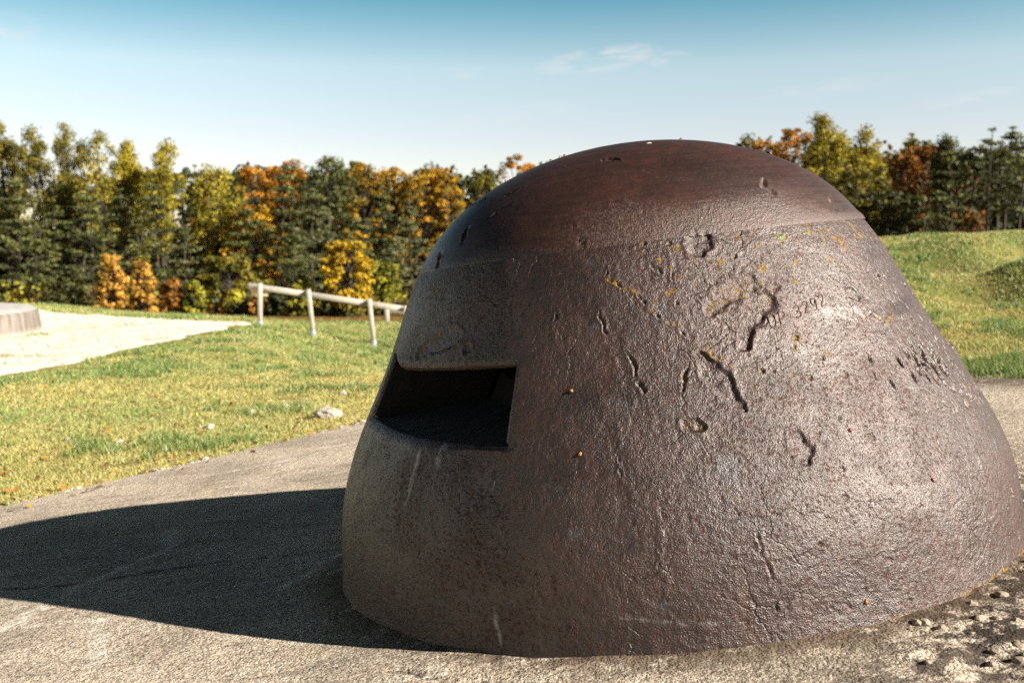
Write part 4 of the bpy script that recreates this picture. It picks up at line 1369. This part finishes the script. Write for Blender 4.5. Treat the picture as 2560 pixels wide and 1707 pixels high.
TREES = [  # kind, x, y, height, crown radius, foliage, label
    ('aspen', -26.04, 52.0, 8.95, 1.18, 'olive', 'tall thin aspen with olive crown, at the left edge of the picture'),
    ('aspen', -23.66, 51.0, 8.68, 1.03, 'olive', 'tall sparse aspen with sky showing between its bare stems'),
    ('aspen', -22.97, 53.0, 9.49, 1.11, 'olive', 'tallest aspen in the left wood with a pointed dark top'),
    ('aspen', -19.85, 50.0, 8.35, 1.27, 'gold', 'broad aspen with yellow green crown right of the tallest aspen'),
    ('aspen', -18.86, 51.0, 8.12, 0.94, 'gold', 'yellow aspen, left one of the two twin tops above the pines'),
    ('aspen', -17.23, 49.0, 7.99, 1.07, 'gold', 'yellow aspen, right one of the two twin tops above the pines'),
    ('pine', -17.09, 54.0, 7.51, 0.85, 'pine', 'small dark conifer top peeping out between yellow aspen and birch'),
    ('birch', -12.91, 44.0, 6.27, 1.19, 'gold', 'drooping yellow birch with pale slanting trunk'),
    ('maple', -12.76, 50.0, 7.15, 0.96, 'orange', 'rusty orange maple top directly right of the yellow birch'),
    ('maple', -12.42, 52.0, 7.37, 0.82, 'orange', 'narrow orange maple behind the tall layered pine'),
    ('maple', -11.27, 51.0, 7.48, 1.03, 'orange', 'bright orange maple between the layered pine and the round dark pine'),
    ('pine', -20.72, 42.0, 5.33, 1.56, 'pine', 'big dark pine at the left edge above the concrete drum'),
    ('pine', -20.14, 44.0, 4.40, 1.15, 'pine', 'dark pine mixed with yellow leaves under the sparse aspen'),
    ('pine', -17.23, 41.0, 4.97, 1.25, 'pine', 'layered grey green pine above the orange shrubs'),
    ('pine', -15.01, 42.0, 5.68, 1.43, 'pine', 'dark pine with drooping layered boughs left of the birch'),
    ('shrub', -14.49, 36.0, 2.03, 0.60, 'peach', 'orange leaved shrub at the wood edge, left of the pair'),
    ('shrub', -13.58, 36.5, 2.01, 0.54, 'peach', 'orange leaved shrub at the wood edge, right of the pair'),
    ('shrub', -12.63, 37.0, 1.29, 0.49, 'rust', 'small rusty shrub beside the thin pine trunk'),
    ('shrub', -11.81, 37.0, 1.31, 0.58, 'lime', 'yellow green shrub left of the wooden fence'),
    ('maple', -11.01, 39.0, 2.34, 0.85, 'olive', 'dark olive beech overhanging the left end of the fence'),
    ('maple', -11.20, 43.0, 4.61, 1.09, 'amber', 'amber maple under the orange tops right of the birch'),
    ('pine', -9.92, 43.0, 6.15, 1.41, 'pine', 'tall layered pine behind the middle of the fence'),
    ('pine', -8.13, 41.0, 5.17, 1.58, 'pinelight', 'wide sunlit pine with shelf like boughs behind the fence'),
    ('roundpine', -8.80, 48.0, 7.33, 1.43, 'pine', 'dark pine with a rounded dome top, tallest above the fence'),
    ('maple', -8.01, 50.0, 7.39, 0.79, 'olive', 'slim olive beech beside the round dark pine'),
    ('maple', -7.15, 49.0, 7.21, 1.03, 'amber', 'golden maple right of the round dark pine'),
    ('pine', -5.81, 44.0, 5.67, 0.92, 'pine', 'slender dark pine in front of the golden maples'),
    ('maple', -5.85, 50.0, 7.10, 0.92, 'amber', 'golden maple with a pointed top left of the cupola'),
    ('maple', -4.32, 49.0, 6.93, 0.99, 'amber', 'broad golden maple behind the cupola shoulder'),
    ('maple', -3.85, 51.0, 7.17, 0.76, 'orange', 'narrow orange maple top near the cupola shoulder'),
    ('maple', -3.07, 49.0, 6.77, 0.73, 'amber', 'last golden maple before the gap of sky at the cupola'),
    ('pine', -4.36, 43.0, 4.85, 1.05, 'pinelight', 'grey green pine directly beside the cupola'),
    ('maple', -6.16, 38.0, 2.95, 0.80, 'yellow', 'bright yellow young maple behind the fence rail'),
    ('maple', -5.37, 40.0, 2.14, 0.87, 'lime', 'green yellow bush between young maple and cupola'),
    ('shrub', -8.06, 38.0, 1.43, 0.76, 'lime', 'low green bush under the middle fence rail'),
    ('shrub', -9.64, 39.0, 1.42, 0.75, 'lime', 'dark green bush with yellow leaves under the left fence rail'),
    ('maple', -1.53, 50.0, 6.76, 0.79, 'olive', 'dark olive treetop just left of the cupola dome'),
    ('maple', 0.27, 52.0, 7.83, 1.23, 'orange', 'orange treetop peeping over the left slope of the cupola dome'),
    ('maple', 12.18, 48.0, 6.56, 0.97, 'orange', 'orange treetop emerging right of the cupola dome'),
    ('maple', 14.02, 50.0, 7.31, 0.96, 'orange', 'tall orange maple in the right wood beside a green aspen'),
    ('aspen', 13.95, 47.0, 6.82, 0.90, 'olive', 'olive aspen directly right of the tall orange maple'),
    ('aspen', 14.41, 45.0, 7.05, 1.14, 'gold', 'tallest yellow green aspen of the right wood'),
    ('aspen', 16.41, 46.0, 6.51, 0.84, 'gold', 'slender yellow aspen with pointed top in the right wood'),
    ('maple', 14.67, 42.0, 4.58, 1.21, 'olive', 'shaded olive tree above the chipped rim of the cupola'),
    ('maple', 18.26, 47.0, 5.89, 0.82, 'rust', 'rust brown tree, left one of the three rusty tops'),
    ('maple', 19.28, 48.0, 6.15, 0.71, 'rust', 'rust brown tree, middle one of the three rusty tops'),
    ('maple', 18.99, 46.0, 5.98, 0.72, 'rust', 'rust brown tree, right one of the three rusty tops'),
    ('aspen', 18.30, 43.0, 5.90, 0.75, 'dark', 'dark thin topped tree right of the rusty tops'),
    ('talltrunk', 18.49, 42.0, 5.58, 0.84, 'pine', 'dark bare trunked pine left of the pine pair'),
    ('talltrunk', 18.98, 40.0, 5.84, 1.08, 'pine', 'dark bare trunked pine, left one of the tall pair at the right'),
    ('talltrunk', 20.62, 42.0, 6.23, 0.84, 'pine', 'tallest dark pine near the right edge'),
    ('talltrunk', 19.72, 39.0, 5.37, 0.89, 'pine', 'dark pine cut off by the right edge of the picture'),
    ('pine', 16.17, 40.0, 3.51, 1.15, 'pine', 'shaded conifer standing low behind the grassy mound'),
    ('maple', 15.34, 41.0, 3.43, 1.08, 'dark', 'dark leafy tree left of the low shaded conifer'),
    ('shrub', 20.20, 44.0, 3.08, 1.00, 'rust', 'patch of orange undergrowth glowing between the dark trunks'),
    ('pine', -19.13, 40.0, 3.11, 1.22, 'pine', 'low dark pine directly right of the big left edge pine'),
    ('pine', -16.58, 43.0, 5.18, 1.17, 'pine', 'dark pine behind the pair of orange shrubs'),
    ('pine', -13.78, 42.0, 3.93, 1.18, 'pinelight', 'pine standing against the yellow birch on its left'),
    ('pine', -11.21, 42.0, 4.80, 1.07, 'pine', 'dark pine above the left fence post'),
    ('pine', -8.71, 40.0, 3.53, 1.12, 'pine', 'low pine between the tall layered pine and the wide sunlit pine'),
    ('pine', -7.71, 45.0, 5.69, 1.18, 'pine', 'dark conifer filling the space below the round pine'),
    ('pine', -6.18, 43.0, 4.09, 0.98, 'pine', 'dark conifer behind the bright yellow young maple'),
    ('pine', -4.83, 41.0, 3.59, 0.97, 'pinelight', 'lower grey green pine nearest the cupola above the fence'),
    ('pine', 16.62, 39.0, 3.27, 1.02, 'pine', 'shaded conifer right of the low one behind the mound'),
]

for i, (kind, x, y, h, R, fol, lab) in enumerate(TREES):
    make_tree(kind, x, y, h, R * {'maple': 1.2, 'shrub': .95}.get(kind, 1.15), fol, lab, 100 + i * 13)

def make_forest():
    """the wood behind, too deep to tell its trees apart"""
    rg = np.random.default_rng(77)
    Cs, Rs, fo = [], [], []
    tr = Geo()
    for i in range(360):
        az = rg.uniform(-.62, .64) if i < 285 else rg.choice([-1, 1]) * rg.uniform(.62, 1.0)
        y = rg.uniform(53, 76)
        x = az * y
        gz = float(ground_z(np.array([x]), np.array([y]))[0])
        right = az > .22
        top = (5.3 if not right else 6.3) * (y / 55)
        if az < -.42: top *= .80
        elif az < -.05: top *= .90
        elif az < .22: top *= .95
        h = (top - .8) * rg.uniform(.75, 1.0) + 0.8 - gz
        tr.tube([(x, y, gz - .1), (x + rg.normal(0, .1), y, gz + h * .5), (x + rg.normal(0, .15), y, gz + h * .95)], [.14, .10, .02], 5)
        f_ = rg.choice(['dark', 'olive', 'pine', 'rust'], p=[.62, .10, .20, .08])  # mostly the dark colour: shade of the gaps painted into the leaves
        for k in range(25 if i < 285 else 14):
            u = rg.uniform(.06, 1)
            a = rg.uniform(0, 6.28); rr = 1.5 * (1 - .5 * u ** 3) * rg.uniform(.2, 1)
            Cs.append((x + math.cos(a) * rr, y + math.sin(a) * rr, gz + h * u)); Rs.append(rg.uniform(.5, .8)); fo.append(f_)
    Cs, Rs = np.array(Cs), np.array(Rs)
    L, og, idx = clumps_to_leaves(Cs, Rs, 20, rg, .8)
    v, f = leaf_cards(L, .20 * rg.uniform(.7, 1.3, len(L)), rg, .3, og, .6)
    cols = np.zeros((len(L) * 4, 3))
    fo = np.array(fo)
    ct = rg.uniform(0, 1, len(Cs))
    for key in FOLIAGE:
        m_ = fo[idx] == key
        if m_.any():
            cols[np.repeat(m_, 4)] = crown_cols(key, ct[idx][m_] * .6, rg)
    n0 = len(v)
    tv = np.concatenate(tr.v); tq = np.concatenate(tr.q)
    me = mesh_np('background_forest', np.concatenate([v, tv]), np.concatenate([f, tq + n0]), cols=np.concatenate([cols, np.tile([.05, .04, .03], (len(tv), 1))]))
    tag(link('background_forest', me, M_LEAF, None, False), 'dense dark autumn wood filling the gaps behind the nearer trees', 'forest', None, 'stuff')
make_forest()

# undergrowth along the wood edge
def make_undergrowth():
    rg = np.random.default_rng(31)
    n_ = 260
    az = rg.uniform(-.60, -.08, n_); y = rg.uniform(37, 52, n_)
    az2 = rg.uniform(.30, .62, 120); y2 = rg.uniform(36, 50, 120)
    az = np.concatenate([az, az2]); y = np.concatenate([y, y2])
    x = az * y
    C = np.stack([x, y, ground_z(x, y) + rg.uniform(.15, .9, len(x))], -1)
    L, og, idx = clumps_to_leaves(C, rg.uniform(.35, .8, len(C)), 60, rg, .7)
    v, f = leaf_cards(L, .10 * rg.uniform(.7, 1.3, len(L)), rg, .4, og, .6)
    cols = np.zeros((len(L) * 4, 3))
    key = rg.choice(['dark', 'olive', 'lime', 'rust'], len(C), p=[.66, .14, .10, .10])
    ct = rg.uniform(0, 1, len(C))
    for k in ('dark', 'olive', 'lime', 'rust'):
        m_ = key[idx] == k
        cols[np.repeat(m_, 4)] = crown_cols(k, ct[idx][m_], rg)
    tag(link('undergrowth', mesh_np('undergrowth', v, f, cols=cols), M_LEAF, None, False), 'low tangled brush along the foot of the wood', 'brush', None, 'stuff')
make_undergrowth()

# ------------------------------------------------------------------ grass
def blades(x, y, hgt, wid, cols, rg):
    n_ = len(x)
    z = ground_z(x, y) - .006
    a = rg.uniform(0, 6.283, n_)
    lean = rg.uniform(.15, .95, n_) * hgt
    la = rg.uniform(0, 6.283, n_)
    dx, dy = np.cos(a) * wid / 2, np.sin(a) * wid / 2
    tip = np.stack([x + np.cos(la) * lean, y + np.sin(la) * lean, z + hgt], -1)
    v = np.stack([np.stack([x - dx, y - dy, z], -1), np.stack([x + dx, y + dy, z], -1), tip], 1)
    return v.reshape(-1, 3), np.arange(n_ * 3).reshape(n_, 3), np.repeat(cols, 3, 0)

def make_grass():
    rg = np.random.default_rng(17)
    V, F, C, off = [], [], [], 0
    def put(x, y, dry, right):
        nonlocal off
        p = np.stack([x, y, x * 0], -1)
        a = fbm(p, .75, 3, 4); b = fbm(p, 3.2, 2, 9)
        tuft = sstep(.10, .45, fbm(p, 1.5, 2, 22) + .4 * vnoise(p, 6, 3))
        hgt = (.020 + .016 * np.clip(b, 0, 1) + .028 * tuft) * rg.uniform(.6, 1.35, len(x)) * (1 + .03 * np.clip(y - 6, 0, 12))
        wid = (.0050 + .0011 * np.clip(y - 4, 0, 16)) * rg.uniform(.7, 1.3, len(x))
        green = np.clip(.55 * tuft + dry + .75 * a + .3 * b + rg.normal(0, .22, len(x)), 0, 1)[:, None]
        c1 = np.array([.57, .46, .16]); c2 = np.array([.27, .35, .105])
        c = c1 * (1 - green) + c2 * green
        dk = (tuft > .55) & (rg.uniform(0, 1, len(x)) < .55)
        c[dk] = np.array([.13, .20, .045])
        straw = rg.uniform(0, 1, len(x)) < .10
        c[straw] = np.array([.60, .53, .32])
        moss = (rg.uniform(0, 1, len(x)) < .10)
        c[moss] = np.array([.10, .15, .03])
        c *= rg.uniform(.75, 1.2, (len(x), 1))
        v, f, cc = blades(x, y, hgt, wid, c, rg)
        V.append(v); F.append(f + off); C.append(cc); off += len(v)
    # left field
    n_ = 400000
    y = 4.0 * (26.0 / 4.0) ** (rg.uniform(0, 1, n_) ** 1.05)
    az = rg.uniform(-.60, .02, n_)
    x = az * y
    p = np.stack([x, y, x * 0], -1)
    bare = fbm(p, 2.4, 3, 14) + .35 * np.exp(-((x + 1.7) ** 2 + (y - 7.8) ** 2) / .5)
    ed = outside_roof(x, y)
    k = (ed > .02) & (~in_poly(x + .22 * fbm(p, 2.0, 3, 6) - .10, y + .15 * vnoise(p, 2.5, 7), PATH_POLY)) & (bare < .58) & (rg.uniform(0, 1, n_) < sstep(-.02, .25, ed + .1 * vnoise(p, 5, 2)) * .9 + .1)
    dry = .30 + .25 * sstep(7, 12, y[k]) - .30 * np.exp(-(ed[k] / .8) ** 2)
    put(x[k], y[k], dry, False)
    # strip beyond the path and weeds in it
    n2 = 26000
    y = rg.uniform(21.6, 38, n2); x = rg.uniform(-.6, -.1, n2) * y
    k = ~in_poly(x, y, PATH_POLY) & (rg.uniform(0, 1, n2) < sstep(38, 26, y))
    put(x[k], y[k], np.full(k.sum(), .5), False)
    n2 = 16000
    y = rg.uniform(9, 22, n2); x = rg.uniform(-.56, -.24, n2) * y
    p = np.stack([x, y, x * 0], -1)
    k = in_poly(x, y, PATH_POLY) & (fbm(p, .9, 3, 61) > .38)
    put(x[k], y[k], np.full(k.sum(), .2), False)
    # tuft at the foot of the drum
    th = rg.uniform(-2.2, .6, 2600); rr = 2.55 + np.abs(rg.normal(0, .22, 2600))
    x = -9.97 + np.cos(th) * rr; y = 15.2 + np.sin(th) * rr
    put(x, y, np.full(2600, .8), False)
    # the dip behind the cupola and the flanks of the field
    n2 = 60000
    y = 5.0 * (22 / 5.0) ** rg.uniform(0, 1, n2)
    az = np.where(rg.uniform(0, 1, n2) < .6, rg.uniform(.02, .27, n2), rg.choice([-1, 1], n2) * rg.uniform(.60, .85, n2))
    x = az * y
    k = (outside_roof(x, y) > .03) & ~in_poly(x, y, PATH_POLY)
    put(x[k], y[k], np.full(k.sum(), .42), False)
    # right mounds
    n_ = 190000
    y = 4.6 * (17.5 / 4.6) ** rg.uniform(0, 1, n_)
    az = rg.uniform(.26, .60, n_)
    x = az * y
    ed = outside_roof(x, y)
    k = ed > .03
    put(x[k], y[k], np.full(k.sum(), .42) + .15 * vnoise(np.stack([x[k], y[k], 0 * x[k]], -1), .8, 3), True)
    me = mesh_np('grass', np.concatenate(V), np.concatenate(F), cols=np.concatenate(C))
    tag(link('grass', me, M_GRASS, None, False), 'short sunlit yellow green grass on the field and mounds', 'grass', None, 'stuff')
make_grass()

def make_fallen_leaves():
    rg = np.random.default_rng(55)
    n_ = 1500
    y = 4.2 * (22 / 4.2) ** rg.uniform(0, 1, n_); x = rg.uniform(-.58, .0, n_) * y
    m_ = outside_roof(x, y) > -.25
    x, y = x[m_], y[m_]
    z = np.where(outside_roof(x, y) > 0, ground_z(x, y) + .022, roof_z(x, y) + .012)
    v, f = leaf_cards(np.stack([x, y, z], -1), rg.uniform(.012, .026, len(x)), rg, 2.2, None, .7)
    c = np.array([(.30, .14, .03), (.20, .10, .04), (.42, .26, .05), (.24, .17, .09)])[rg.integers(0, 4, len(x))]
    tag(link('fallen_leaves', mesh_np('fallen_leaves', v, f, cols=np.repeat(c, 4, 0)), M_LEAF, None, False), 'dry brown and yellow leaves scattered over the grass', 'leaves', None, 'stuff')
make_fallen_leaves()
